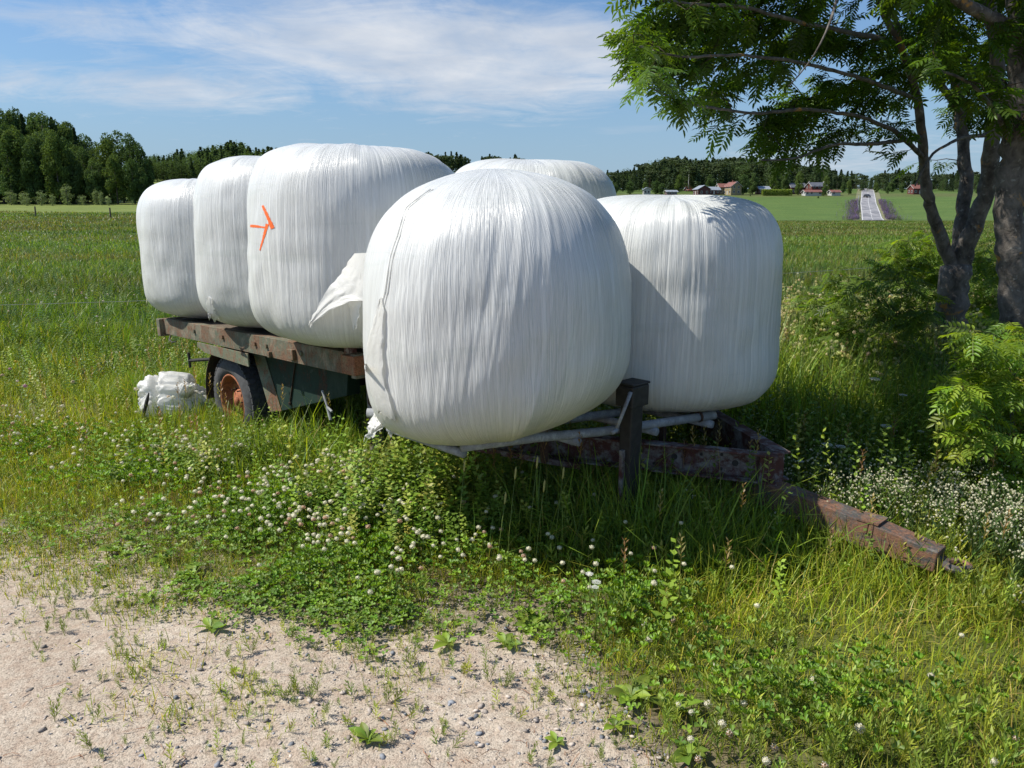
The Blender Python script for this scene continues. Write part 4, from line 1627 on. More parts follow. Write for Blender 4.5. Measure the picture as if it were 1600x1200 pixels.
def field_of_grass():
    s = Soup()
    # short lawn, fine near the camera
    n = 420000
    x, y = scatter_y(n, 1.75, 10.5, 0.55)
    e = edge(x, y)
    clump = fbm(x * 3.1, y * 3.1, 31, 4)
    dens = np.maximum(smooth(-0.08, 0.42, e + (clump - 0.47) * 1.1), 0.04 * smooth(-0.5, 0, e))
    bare = gauss(x, y, -4.4, 6.9, 0.9, 0.4) * 0.8
    bare2 = gauss(x, y, 0.0, 2.95, 0.35, 0.18) * 0.85
    ok = (rng.random(n) < dens * (0.45 + 0.55 * smooth(0.30, 0.55, clump)) * (1 - bare) * (1 - bare2) * np.minimum(1, y / 3.2))
    x, y, e, clump = x[ok], y[ok], e[ok], clump[ok]
    hh = grass_height(x, y)
    ok = rng.random(len(x)) < np.where(keepout(x, y, hh), 0.25, 1.0)
    x, y, e, clump, hh = x[ok], y[ok], e[ok], clump[ok], hh[ok]
    n = len(x)
    h = hh * (0.45 + 0.9 * rng.random(n))
    dist = np.hypot(x, y)
    w = (0.0016 + 0.0030 * np.sqrt(np.clip(h / 0.3, 0, 1.5))) * (0.7 + 0.6 * rng.random(n)) * (1 + 0.10 * np.maximum(dist - 3, 0))
    P = np.stack([x, y, terrain(x, y) - 0.006], -1)
    tall = smooth(0.12, 0.32, hh)[:, None]
    yl = smooth(0.35, 0.62, fbm(x * 0.8 + 5, y * 0.8, 61, 3))[:, None]
    Cs = palette(n, [YGREEN, GREEN, STRAW, (0.27, 0.28, 0.06)], [5, 3, 1.0, 2.4]) * (0.85 + 0.45 * yl)
    Cd = palette(n, [GREEN, DGREEN, YGREEN, STRAW], [6, 4, 1.6, 0.35])
    C = Cs * (1 - tall) + Cd * tall
    R = scaled(rotm(rng.random(n) * 6.283, rng.normal(0, 0.28, n), rng.normal(0, 0.2, n)), w, h, h)
    kk = rng.integers(0, 5, n)
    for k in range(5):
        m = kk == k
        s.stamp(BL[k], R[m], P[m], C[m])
    # coarser grass beyond the sides of the picture
    n = 60000
    x, y = scatter_y(n, 0.8, 11, 0.4, hw=1.7, pad=1.5)
    ok = (np.abs(x) > 0.74 * y + 0.4) & (edge(x, y) > 0.1)
    x, y = x[ok], y[ok]; n = len(x)
    h = grass_height(x, y) * (0.5 + 0.9 * rng.random(n))
    P = np.stack([x, y, terrain(x, y) - 0.006], -1)
    R = scaled(rotm(rng.random(n) * 6.283, rng.normal(0, 0.28, n), rng.normal(0, 0.2, n)), 0.007 + 0.004 * rng.random(n), h, h)
    C = palette(n, [YGREEN, GREEN, STRAW], [5, 4, 0.8])
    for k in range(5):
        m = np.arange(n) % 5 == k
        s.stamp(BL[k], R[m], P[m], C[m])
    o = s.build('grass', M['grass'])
    setp(o, 'green grass growing round the trailer and along the gravel', 'grass', kind='stuff')
    # meadow beyond: taller and darker, out to the far edge
    s = Soup()
    n = 340000
    x, y = scatter_y(n, 7.0, 235, 1.80, pad=1.0)
    ok = rng.random(n) < smooth(6.6, 10.0, y + 0.1 * x + (fbm(x * .8, y * .8, 41, 3) - .45) * 3)
    tx, ty = tl(x, y)
    ok &= ~((tx > -0.1) & (tx < 3.3) & (ty < 0.1) & (ty > -2.4))
    ok &= (y < 119 + 6 * np.sin(x * .05)) | (x / y > -0.1)
    x, y = x[ok], y[ok]
    n = len(x)
    patch = fbm(x * 0.25, y * 0.25, 91, 4)
    h = (0.22 + 0.30 * patch) * (0.5 + 0.8 * rng.random(n)) * (1 - 0.25 * smooth(12, 30, y))
    w = (0.003 + 0.0008 * y) * (0.6 + 0.8 * rng.random(n))
    P = np.stack([x, y, terrain(x, y) - 0.02], -1)
    C = palette(n, [(0.070, 0.130, 0.028), (0.052, 0.098, 0.025), (0.11, 0.175, 0.036), (0.17, 0.16, 0.08)], [5, 3.5, 2.2, 0.8], 0.13)
    C = C * (0.74 + 0.48 * smooth(0.32, 0.6, fbm(x * 0.10 + 3, y * 0.22, 93, 4)))[:, None]
    kb = (smooth(9, 26, y) * smooth(0.30, 0.62, fbm(x * 0.07 + 8, y * 0.16, 95, 4)) * 0.65 * (rng.random(n) < 0.7))[:, None]
    C = C * (1 - kb) + np.array([0.15, 0.125, 0.075]) * kb
    R = scaled(rotm(rng.random(n) * 6.283, rng.normal(0, 0.35, n), rng.normal(0, 0.25, n)), w, h, h)
    kk = rng.integers(0, 5, n)
    for k in range(5):
        m = kk == k
        s.stamp(BL[k], R[m], P[m], C[m])
    # broad leaves among the meadow grass
    n = 7000
    x, y = scatter_y(n, 7.5, 40, 1.6, pad=1.0)
    ok = y + 0.1 * x > 8.4
    tx, ty = tl(x, y)
    ok &= ~((tx > -0.1) & (tx < 3.3) & (ty < 0.1) & (ty > -2.4))
    x, y = x[ok], y[ok]; n = len(x)
    h = (0.24 + 0.2 * rng.random(n))
    R = scaled(rotm(rng.random(n) * 6.283, rng.normal(0, 0.2, n), rng.normal(0, 0.2, n)), h * .4, h * .4, h)
    C = palette(n, [(0.050, 0.10, 0.024), (0.085, 0.14, 0.03), (0.12, 0.17, 0.05)], [5, 3, 1], 0.15)
    P = np.stack([x, y, terrain(x, y)], -1)
    for k in range(2):
        m = np.arange(n) % 2 == k
        s.stamp(LEAFY[k], R[m], P[m], C[m])
    o = s.build('meadow_grass', M['grass'])
    setp(o, 'tall dark green meadow grass filling the field behind the trailer', 'meadow', kind='stuff')
    # long arching blades
    s = Soup()
    n = 17000
    x = rng.uniform(-2.3, 4.5, n); y = rng.uniform(2.6, 8.0, n)
    hh = grass_height(x, y)
    ok = (hh > 0.17) & (rng.random(n) < smooth(0.12, 0.36, hh)) & (np.abs(x) < 0.74 * y + 0.4) & (edge(x, y) > 0.5)
    ok &= ~keepout(x, y, hh)
    x, y, hh = x[ok], y[ok], hh[ok]
    n = len(x)
    h = hh * (1.0 + 0.9 * rng.random(n))
    w = 0.0045 + 0.004 * rng.random(n)
    P = np.stack([x, y, terrain(x, y)], -1)
    R = scaled(rotm(rng.random(n) * 6.283, rng.normal(0, 0.2, n), rng.normal(0, 0.15, n)), w, h, h)
    C = palette(n, [(0.12, 0.20, 0.032), (0.08, 0.145, 0.028), (0.19, 0.26, 0.05)], [5, 4, 2], 0.12)
    kk = rng.integers(1, 5, n)
    for k in range(1, 5):
        m = kk == k
        s.stamp(BL[k], R[m], P[m], C[m])
    # seed heads on thin stems
    n = 420
    x = rng.uniform(-4.5, 4.5, n); y = rng.uniform(2.8, 9.0, n)
    ok = (edge(x, y) > 0.9) & ~keepout(x, y, 0)
    x, y = x[ok], y[ok]; n = len(x)
    hh = grass_height(x, y) + 0.18 + 0.15 * rng.random(n)
    P = np.stack([x, y, terrain(x, y)], -1)
    yaw = rng.random(n) * 6.283; ti = rng.normal(0, 0.12, n)
    R0 = rotm(yaw, ti)
    s.stamp(BL[1], scaled(R0, 0.0035, hh, hh), P, palette(n, [(0.20, 0.17, 0.09), (0.12, 0.13, 0.05)], [2, 2], 0.1))
    top = P + np.einsum('nij,nj->ni', R0, np.stack([0 * hh, 0.25 * 0.8 * hh * 0.8, hh * 0.78], -1))
    s.stamp(sprig(5, 44, 0.30, 0.09), scaled(R0, 0.09, 0.09, 0.13), top, palette(n, [(0.17, 0.12, 0.08), (0.19, 0.16, 0.09)], [2, 2], 0.15))
    o = s.build('tall_grass', M['grass'])
    setp(o, 'long arching grass blades and reddish seed heads round the trailer', 'tall grass', kind='stuff')


field_of_grass()


# ------------------------------------------------------------------ clover, weeds, bedstraw
def clover():
    s = Soup()
    n = 130000
    x = rng.uniform(-4.5, 2.6, n); y = rng.uniform(1.9, 6.6, n)
    d = clover_density(x, y) * smooth(0.25, 0.6, edge(x, y) + 0.2)
    d = d * (0.25 + 0.9 * smooth(0.35, 0.6, fbm(x * 3, y * 3, 15, 3)))
    ok = (rng.random(n) < d) & ~keepout(x, y, 0)
    x, y = x[ok], y[ok]; n = len(x)
    h = 0.05 + 0.10 * smooth(0.2, 1.0, edge(x, y)) * (0.5 + rng.random(n) * 0.7)
    sz = 0.032 + 0.022 * rng.random(n)
    P = np.stack([x, y, terrain(x, y)], -1)
    R = scaled(rotm(rng.random(n) * 6.283, rng.normal(0, 0.22, n), rng.normal(0, 0.22, n)), sz, sz, h)
    C = palette(n, [(0.085, 0.175, 0.024), (0.12, 0.22, 0.028), (0.065, 0.13, 0.026)], [5, 3, 3], 0.12)
    s.stamp(TRI, R, P, C)
    o = s.build('clover_leaves', M['weed'])
    setp(o, 'low bright green clover leaves in patches beside the gravel', 'clover', kind='stuff')
    s = Soup()
    n = 16000
    x = rng.uniform(-4.5, 2.2, n); y = rng.uniform(2.4, 6.4, n)
    d = clover_density(x, y) * smooth(0.5, 0.9, edge(x, y) + 0.2)
    d = d * (0.25 + 0.75 * smooth(0.38, 0.62, fbm(x * 2.2 + 8, y * 2.2, 25, 3)))
    ok = (rng.random(n) < d * 0.62) & ~keepout(x, y, 0)
    x, y = x[ok], y[ok]; n = len(x)
    h = 0.14 + 0.14 * smooth(0.3, 1.2, edge(x, y)) * (0.5 + 0.8 * rng.random(n))
    P = np.stack([x, y, terrain(x, y)], -1)
    R0 = rotm(rng.random(n) * 6.283, rng.normal(0, 0.15, n))
    s.stamp(BL[0], scaled(R0, 0.003, h, h), P, palette(n, [(0.10, 0.16, 0.04)], [1], 0.1))
    top = P + np.einsum('nij,nj->ni', R0, np.stack([0 * h, 0.08 * h, h], -1))
    r_ = 0.0092 + 0.004 * rng.random(n)
    kk = rng.random(n) < 0.84
    W1 = np.array([[0.90, 0.90, 0.80]]) * (0.85 + 0.2 * rng.random((n, 1)))
    s.stamp(FH[0], scaled(R0, r_, r_, r_ * 0.9)[kk], top[kk], W1[kk])
    s.stamp(FH[1], scaled(R0, r_, r_, r_ * 0.9)[~kk], top[~kk], W1[~kk] * np.array([[0.95, 0.82, 0.74]]))
    o = s.build('clover_flowers', M['petal'])
    setp(o, 'hundreds of small white clover flowers over the clover patches', 'clover flowers', kind='stuff')


clover()


def weeds():
    s = Soup()
    # feathery low weeds in lawn, along the gravel edge
    n = 26000
    x, y = scatter_y(n, 1.8, 9, 0.9)
    e = edge(x, y)
    c = fbm(x * 2.0 + 30, y * 2.0, 81, 4)
    ok = (e > 0.05) & (rng.random(n) < 0.45 * smooth(0.44, 0.62, c) * (0.35 + 0.65 * smooth(0.1, 0.6, e))) & ~keepout(x, y, 0)
    x, y, e = x[ok], y[ok], e[ok]; n = len(x)
    h = (0.06 + 0.09 * smooth(0, 1.5, e)) * (0.5 + 0.9 * rng.random(n)) + grass_height(x, y) * 0.25
    P = np.stack([x, y, terrain(x, y)], -1)
    R = scaled(rotm(rng.random(n) * 6.283, rng.normal(0, 0.25, n), rng.normal(0, 0.2, n)), h * 0.55, h * 0.55, h)
    C = palette(n, [(0.14, 0.21, 0.04), (0.20, 0.27, 0.05), (0.10, 0.16, 0.035)], [4, 3, 2], 0.15)
    for k in range(3):
        m = np.arange(n) % 3 == k
        s.stamp(SPR[k], R[m], P[m], C[m])
    n = 15000
    x, y = scatter_y(n, 1.7, 5.5, 0.5)
    e = edge(x, y)
    c = fbm(x * 3.0 + 11, y * 3.0, 83, 3)
    ok = (e > -0.55) & (e < 0.8) & (rng.random(n) < smooth(-0.55, 0.2, e) * smooth(0.34, 0.55, c) * 0.9)
    x, y = x[ok], y[ok]; n = len(x)
    h = 0.02 + 0.055 * rng.random(n) ** 1.8
    P = np.stack([x, y, terrain(x, y) + 0.004], -1)
    R = scaled(rotm(rng.random(n) * 6.283, rng.normal(0, 0.35, n), rng.normal(0, 0.3, n)), h * 0.9, h * 0.9, h)
    C = palette(n, [(0.16, 0.23, 0.05), (0.22, 0.28, 0.06), (0.11, 0.17, 0.05)], [4, 3, 2], 0.15)
    for k in range(3):
        m = np.arange(n) % 3 == k
        s.stamp(SPR[k], R[m], P[m], C[m])
    for (px_c, py_c, nn, sx, sy) in ((205, 800, 26, .28, .20), (250, 775, 16, .2, .15), (560, 900, 14, .3, .12), (330, 850, 12, .3, .12), (60, 790, 12, .3, .2), (760, 930, 10, .25, .1)):
        c0 = at_z(px_c, py_c, 0.05)
        x = rng.normal(c0.x, sx, nn); y = rng.normal(c0.y, sy, nn)
        P = np.stack([x, y, terrain(x, y)], -1)
        h = 0.13 + 0.08 * rng.random(nn)
        R0 = rotm(rng.random(nn) * 6.283, rng.normal(0, 0.12, nn))
        s.stamp(BL[0], scaled(R0, 0.003, h, h), P, palette(nn, [(0.12, 0.13, 0.04)], [1], .1))
        s.stamp(sprig(14, 71, 0.05, 0.03, 0.5), scaled(R0, 0.09, 0.09, h * 0.5), P + np.einsum('nij,nj->ni', R0, np.stack([0 * h, 0.03 * h, h * 0.52], -1)), palette(nn, [(0.11, 0.06, 0.03), (0.15, 0.10, 0.05)], [1, 1], .1))
    # broader leaves right behind the gravel and by the wheel / under the nearest bale
    pts = [(-0.55, 4.0, 0.35, 0.25, 300, 0.34), (-1.85, 4.9, 0.4, 0.2, 150, 0.40), (-0.5, 3.95, 0.22, 0.12, 260, 0.46), (-0.2, 3.75, 0.4, 0.15, 420, 0.30), (2.6, 5.6, 1.3, 0.9, 3000, 0.55), (3.6, 7.6, 1.6, 0.8, 2800, 0.60),
           (2.1, 7.5, 0.7, 1.4, 1200, 0.45), (-4, 8.5, 2, 1, 900, 0.35), (3.4, 6.2, 0.6, 0.6, 900, 0.6)]
    for (a, b, sx, sy, nn, hh) in pts:
        x = rng.normal(a, sx, nn); y = rng.normal(b, sy, nn)
        ok = edge(x, y) > 0.6
        x, y = x[ok], y[ok]; nn = len(x)
        h = hh * (0.5 + 0.7 * rng.random(nn))
        P = np.stack([x, y, terrain(x, y)], -1)
        ws = 0.055 + 0.10 * np.minimum(h, 0.4)
        R = scaled(rotm(rng.random(nn) * 6.283, rng.normal(0, 0.2, nn), rng.normal(0, 0.2, nn)), ws, ws, h)
        C = palette(nn, [(0.085, 0.155, 0.032), (0.13, 0.22, 0.035), (0.20, 0.26, 0.07)], [4, 3, 2], 0.15)
        m = rng.random(nn) < 0.5
        s.stamp(LEAFY[0], R[m], P[m], C[m]); s.stamp(LEAFY[1], R[~m], P[~m], C[~m])
    o = s.build('weeds', M['weed'])
    setp(o, 'mixed leafy weeds growing through the grass', 'weeds', kind='stuff')
    # bedstraw: clouds of tiny cream flowers on the right
    s = Soup()
    pts = [(2.15, 3.65, 0.32, 0.20, 230), (2.5, 3.35, 0.22, 0.22, 130), (1.8, 4.1, 0.40, 0.22, 100), (2.7, 3.95, 0.35, 0.28, 110), (2.55, 2.9, 0.18, 0.18, 40)]
    for (a, b, sx, sy, nn) in pts:
        x = rng.normal(a, sx, nn); y = rng.normal(b, sy, nn)
        # keep clear of the drawbar
        P0 = np.stack([x, y], -1)
        t_ = np.clip(((x - 1.22) * 0.685 + (y - 3.86) * -0.745) / 1.05, 0, 1)
        dd = np.hypot(x - (1.22 + 0.685 * t_ * 1.05), y - (3.86 - 0.745 * t_ * 1.05))
        ok = dd > 0.12
        x, y = x[ok], y[ok]; nn = len(x)
        h = 0.20 + 0.17 * rng.random(nn)
        g = terrain(x, y)
        P = np.stack([x, y, g], -1)
        R0 = rotm(rng.random(nn) * 6.283, rng.normal(0, 0.25, nn), rng.normal(0, 0.2, nn))
        s.stamp(SPR[2], scaled(R0, h * .5, h * .5, h), P, palette(nn, [(0.10, 0.16, 0.04), (0.07, 0.12, 0.03)], [1, 1], 0.1))
        for q in range(9):
            off = rng.normal(0, 1, (nn, 3)) * np.array([0.026, 0.026, 0.03])
            top = P + np.einsum('nij,nj->ni', R0, np.stack([0 * h, 0.05 * h, h * 0.97], -1)) + off
            rr = 0.0034 + 0.0026 * rng.random(nn)
            s.stamp(FHS, scaled(R0, rr, rr, rr), top, np.array([[0.88, 0.89, 0.76]]) * (0.8 + 0.25 * rng.random((nn, 1))))
    o = s.build('bedstraw_flowers', M['petal'])
    setp(o, 'cloud of tiny cream bedstraw flowers beside the drawbar', 'wildflowers', kind='stuff')
    # scattered far meadow flowers
    s = Soup()
    n = 700
    x = rng.normal(3.3, 1.1, n); y = rng.normal(7.2, 1.3, n)
    ok = (x > 1.9) & (y > 5.2) & (x < 0.66 * y)
    x, y = x[ok], y[ok]; n = len(x)
    hh = 0.55 + 0.35 * rng.random(n)
    P = np.stack([x, y, terrain(x, y)], -1)
    R0 = rotm(rng.random(n) * 6.283, rng.normal(0, 0.12, n))
    s.stamp(BL[0], scaled(R0, 0.006, hh, hh), P, palette(n, [(0.16, 0.20, 0.06)], [1], 0.1))
    s.stamp(SPR[0], scaled(R0, 0.16, 0.16, hh), P, palette(n, [(0.14, 0.20, 0.05), (0.20, 0.25, 0.08)], [1, 1], 0.1))
    for q in range(6):
        top = P + np.einsum('nij,nj->ni', R0, np.stack([0 * hh, 0.08 * hh, hh], -1)) + rng.normal(0, 0.03, (n, 3))
        rr = 0.010 + 0.006 * rng.random(n)
        s.stamp(FHS, scaled(R0, rr, rr, rr), top, palette(n, [(0.52, 0.54, 0.24), (0.62, 0.60, 0.38)], [2, 1], 0.1))
    n = 1500
    x, y = scatter_y(n, 6.0, 16, 1.0)
    ok = (x < -1.5) | (x > 1.6)
    ok &= rng.random(n) < smooth(0.4, 0.6, fbm(x * .9, y * .9, 55, 3)) * smooth(17, 9, y)
    x, y = x[ok], y[ok]; n = len(x)
    hh = grass_height(x, y) * 0.9 + 0.12
    P = np.stack([x, y, terrain(x, y)], -1)
    R0 = rotm(rng.random(n) * 6.283, rng.normal(0, 0.1, n))
    s.stamp(BL[0], scaled(R0, 0.004, hh, hh), P, palette(n, [(0.10, 0.14, 0.05)], [1], 0.1))
    top = P + np.einsum('nij,nj->ni', R0, np.stack([0 * hh, 0.08 * hh, hh], -1))
    rr = 0.012 + 0.010 * rng.random(n)
    Cf = palette(n, [(0.72, 0.70, 0.62), (0.55, 0.42, 0.36), (0.45, 0.20, 0.36), (0.62, 0.50, 0.08)], [8, 3, 0.8, 0.4], 0.08)
    s.stamp(FHS, scaled(R0, rr, rr, rr * .8), top, Cf)
    o = s.build('meadow_flowers', M['petal'])
    setp(o, 'scattered pale wildflowers dotted through the meadow grass', 'wildflowers', kind='stuff')


weeds()

# --- individual small plants
def one(tp, R, P, C, name, mat, parent=None, smoothf=False):
    s = Soup()
    s.stamp(tp, R, P, C)
    return s.build(name, mat, parent, smoothf)


def mk_weed(seed):
    r_ = np.random.default_rng(seed)
    s = Soup()
    k = 3
    for i in range(k):
        a = r_.random() * 6.28
        s.stamp(SPR[i % 3], scaled(rotm(a, np.array([0.25 + 0.3 * r_.random()])), 0.06, 0.06, 0.06 + 0.04 * r_.random()), np.array([[0.008 * math.cos(a), 0.008 * math.sin(a), 0]]),
                np.array([[0.13, 0.19, 0.055]]))
    return s.build('weed_sprout', M['weed'])


protos = [mk_weed(i) for i in range(4)]
spots = []
tries = 0
while len(spots) < 90 and tries < 8000:
    tries += 1
    y = 1.7 + 2.6 * random.random()
    x = (random.random() * 2 - 1) * 0.72 * y
    e = float(edge(x, y))
    if -0.75 < e < 0.12 and random.random() < math.exp(-abs(e + 0.05) * 3.2):
        spots.append((x, y))
for i, (x, y) in enumerate(spots):
    src = protos[i % 4]
    o = src if i < 4 else src.copy()
    if i >= 4:
        COL.objects.link(o)
    o.location = (x, y, float(terrain(x, y)) + 0.006)
    o.rotation_euler = (0, 0, random.random() * 6.28)
    k = 0.35 + 0.55 * random.random() ** 1.6
    o.scale = (k, k, k * 1.1)
    setp(o, 'small green weed sprout growing alone out of the bare gravel', 'weed', 'weed sprouts growing on the gravel')


def mk_plantain(seed, nl=7, R_=0.07):
    r_ = np.random.default_rng(seed)
    root = empty('plantain_plant')
    for i in range(nl):
        a = i * 2.4 + r_.random() * 0.4
        L = R_ * (0.7 + 0.5 * r_.random())
        one(BRD, scaled(rotm(a, np.array([0.02 + 0.35 * r_.random()]), np.array([r_.normal(0, .25)])), L, L * (0.75 + .5 * r_.random()), L), np.array([[0, 0, 0.004]]),
            palette(1, [(0.085, 0.155, 0.030), (0.12, 0.20, 0.035)], [1, 1], 0.08, r_), 'leaf', M['weed'], root, True)
    return root


pl = [mk_plantain(1), mk_plantain(2, 9, 0.085), mk_plantain(3, 6, 0.055)]
pos = [(255, 880), (300, 905), (235, 940), (330, 985), (185, 865), (700, 1010, 1.2), (830, 985, 1.3), (985, 1095, 1.1), (1015, 1060, .9), (790, 1010), (575, 1160, .7), (870, 1165, .8), (465, 945, .9), (1050, 1120, 1.1), (960, 1140, 1.0), (1075, 1185, 1.1), (210, 850, .8)]
plab = {5: 'broad plantain rosette at the gravel edge below the clover patch', 6: 'plantain with upright leaves between the clover and the bare stones', 10: 'small two-leaved plantain alone on the gravel at the bottom',
        7: 'plantain rosette at the gravel edge, lower right of the bare stones'}
for i, q in enumerate(pos):
    src = pl[i % 3]
    o = src if i < 3 else copy_tree(src)
    w_ = at_z(q[0], q[1], 0.0)
    o.location = (w_.x, w_.y, float(terrain(w_.x, w_.y)) + 0.008)
    o.rotation_euler = (0, 0, random.random() * 6.28)
    k = q[2] if len(q) > 2 else 1.0
    o.scale = (k, k, k)
    setp(o, plab.get(i, 'broad-leaved plantain rosette where the gravel meets the weeds'), 'plantain', 'plantains along the gravel edge')

# timothy stalks in front of the dark frame
def mk_timothy(h):
    root = empty('timothy_grass')
    V, Fs = tube([(0, 0, 0), (0.01, 0, h * .5), (0.035, 0.005, h)], [0.0018, 0.0015, 0.0012], 5)
    np_mesh('stem', V, Fs, M['grass'], root, col=np.full((len(V), 3), (0.12, 0.17, 0.06)))
    V, Fs = tube([(0.035, 0.005, h), (0.037, 0.005, h + 0.012), (0.040, 0.006, h + 0.045), (0.041, 0.006, h + 0.06)], [0.002, 0.0045, 0.0045, 0.001], 8)
    np_mesh('seed_head', V, Fs, M['grass'], root, col=np.full((len(V), 3), (0.26, 0.27, 0.15)))
    return root


th_ = [(840, 716, 3.25), (881, 733, 3.3), (806, 733, 3.2), (851, 753, 3.2), (790, 772, 3.2), (726, 722, 3.3)]
tlab = ['tallest timothy stalk standing against the dark frame left of the jack post', 'rightmost timothy stalk between the domed bale and the jack post',
        'timothy stalk leaning left, just left of the tallest stalk', 'timothy stalk with a lower head right beside the tallest stalk', 'low timothy stalk half sunk in the shaded grass',
        'leftmost timothy stalk under the end of the front pipe']
for (px, py, y), lb in zip(th_, tlab):
    tp = at_y(px, py, y)
    g = float(terrain(tp.x, y))
    o = mk_timothy(tp.z - g - 0.05)
    o.location = (tp.x - 0.04, y, g)
    setp(o, lb, 'grass stalk', 'timothy stalks in front of the trailer frame')

# yarrow heads
def mk_yarrow(h, r):
    root = empty('yarrow')
    V, Fs = tube([(0, 0, 0), (0.008, 0, h * .5), (0.0, 0.004, h)], [0.0025, 0.002, 0.0015], 5)
    np_mesh('stem', V, Fs, M['grass'], root, col=np.full((len(V), 3), (0.08, 0.13, 0.04)))
    one(UMB, scaled(rotm(0.3, np.array([0.08])), r, r, r), np.array([[0, 0.004, h + 0.01]]), np.array([[0.80, 0.80, 0.78]]), 'flower_head', M['petal'], root)
    return root


for px, py, y, r, lb in [(1293, 698, 4.05, .028, 'white yarrow, left one of a pair over the grass right of the frame nose'),
                         (1314, 701, 4.0, .027, 'white yarrow, right one of a pair over the grass right of the frame nose'),
                         (1385, 669, 4.3, .032, 'large white yarrow standing midway between the nearest trunk and the frame'),
                         (1367, 595, 4.9, .034, 'highest white yarrow, in front of the dark grass below the shrubs'),
                         (1411, 620, 4.7, .026, 'small flat yarrow in the shade left of the bright sapling'),
                         (1439, 677, 4.3, .018, 'tiny white yarrow just left of the bright sapling'),
                         (1499, 742, 3.8, .022, 'white yarrow below the bright sapling at the right edge'),
                         (1251, 724, 3.9, .018, 'pale round flower close to the corner of the frame nose'),
                         (921, 901, 2.75, .016, 'white yarrow, upper one of three in the grass below the jack post'),
                         (932, 914, 2.70, .018, 'white yarrow, middle one of three in the grass below the jack post'),
                         (930, 922, 2.66, .014, 'white yarrow, lowest one of three in the grass below the jack post')]:
    tp = at_y(px, py, y)
    g = float(terrain(tp.x, y))
    o = mk_yarrow(max(tp.z - g, 0.08), r)
    o.location = (tp.x, y, g)
    setp(o, lb, 'flower', 'white yarrow flowers')

# separate clover flowers in the lawn, lower right
def mk_clover(h, r, old):
    root = empty('clover_flower')
    V, Fs = tube([(0, 0, 0), (0.006, 0, h * .5), (0.0, 0.004, h)], [0.0013, 0.0012, 0.0011], 5)
    np_mesh('stem', V, Fs, M['grass'], root, col=np.full((len(V), 3), (0.10, 0.16, 0.04)))
    one(FH[1 if old else 0], scaled(rotm(0.3, np.array([0.1])), r, r, r * .9), np.array([[0, 0.004, h]]), np.array([[0.80, 0.79, 0.73]]) * (0.88 if old else 1), 'flower_head', M['petal'], root)
    return root


for i, (px, py, k) in enumerate([(1345, 1137, 1.3), (1270, 1062, 1.15), (1052, 968, 1.0), (1014, 998, 1.1), (1118, 1040, 1.0), (1154, 1041, 1.0), (1107, 1099, 1.1), (1129, 1130, 1.1), (1141, 1145, 1.0),
                                 (1163, 1098, .9), (1456, 1055, .9), (1211, 1168, .9), (1198, 1188, 1.0), (1554, 1189, 1.0), (1589, 1153, .8), (1060, 1100, .8), (1081, 1112, .8), (1092, 1186, .9), (993, 953, .8), (1007, 975, .9), (1290, 1196, .9), (1080, 1154, .9)]):
    g0 = at_z(px, py, 0.11)
    o = mk_clover(0.105, 0.0125 * k, i % 3 == 2)
    o.location = (g0.x, g0.y, 0.0)
    lb = {0: 'largest white clover flower, by itself near the bottom right', 1: 'white clover flower standing alone above the largest one', 10: 'pinkish clover flower alone in the lawn at the far right',
          13: 'clover flower in the bottom right corner of the lawn'}.get(i, 'single white clover flower on a thin stem in the lawn at lower right')
    setp(o, lb, 'flower', 'single clover flowers in the lawn')

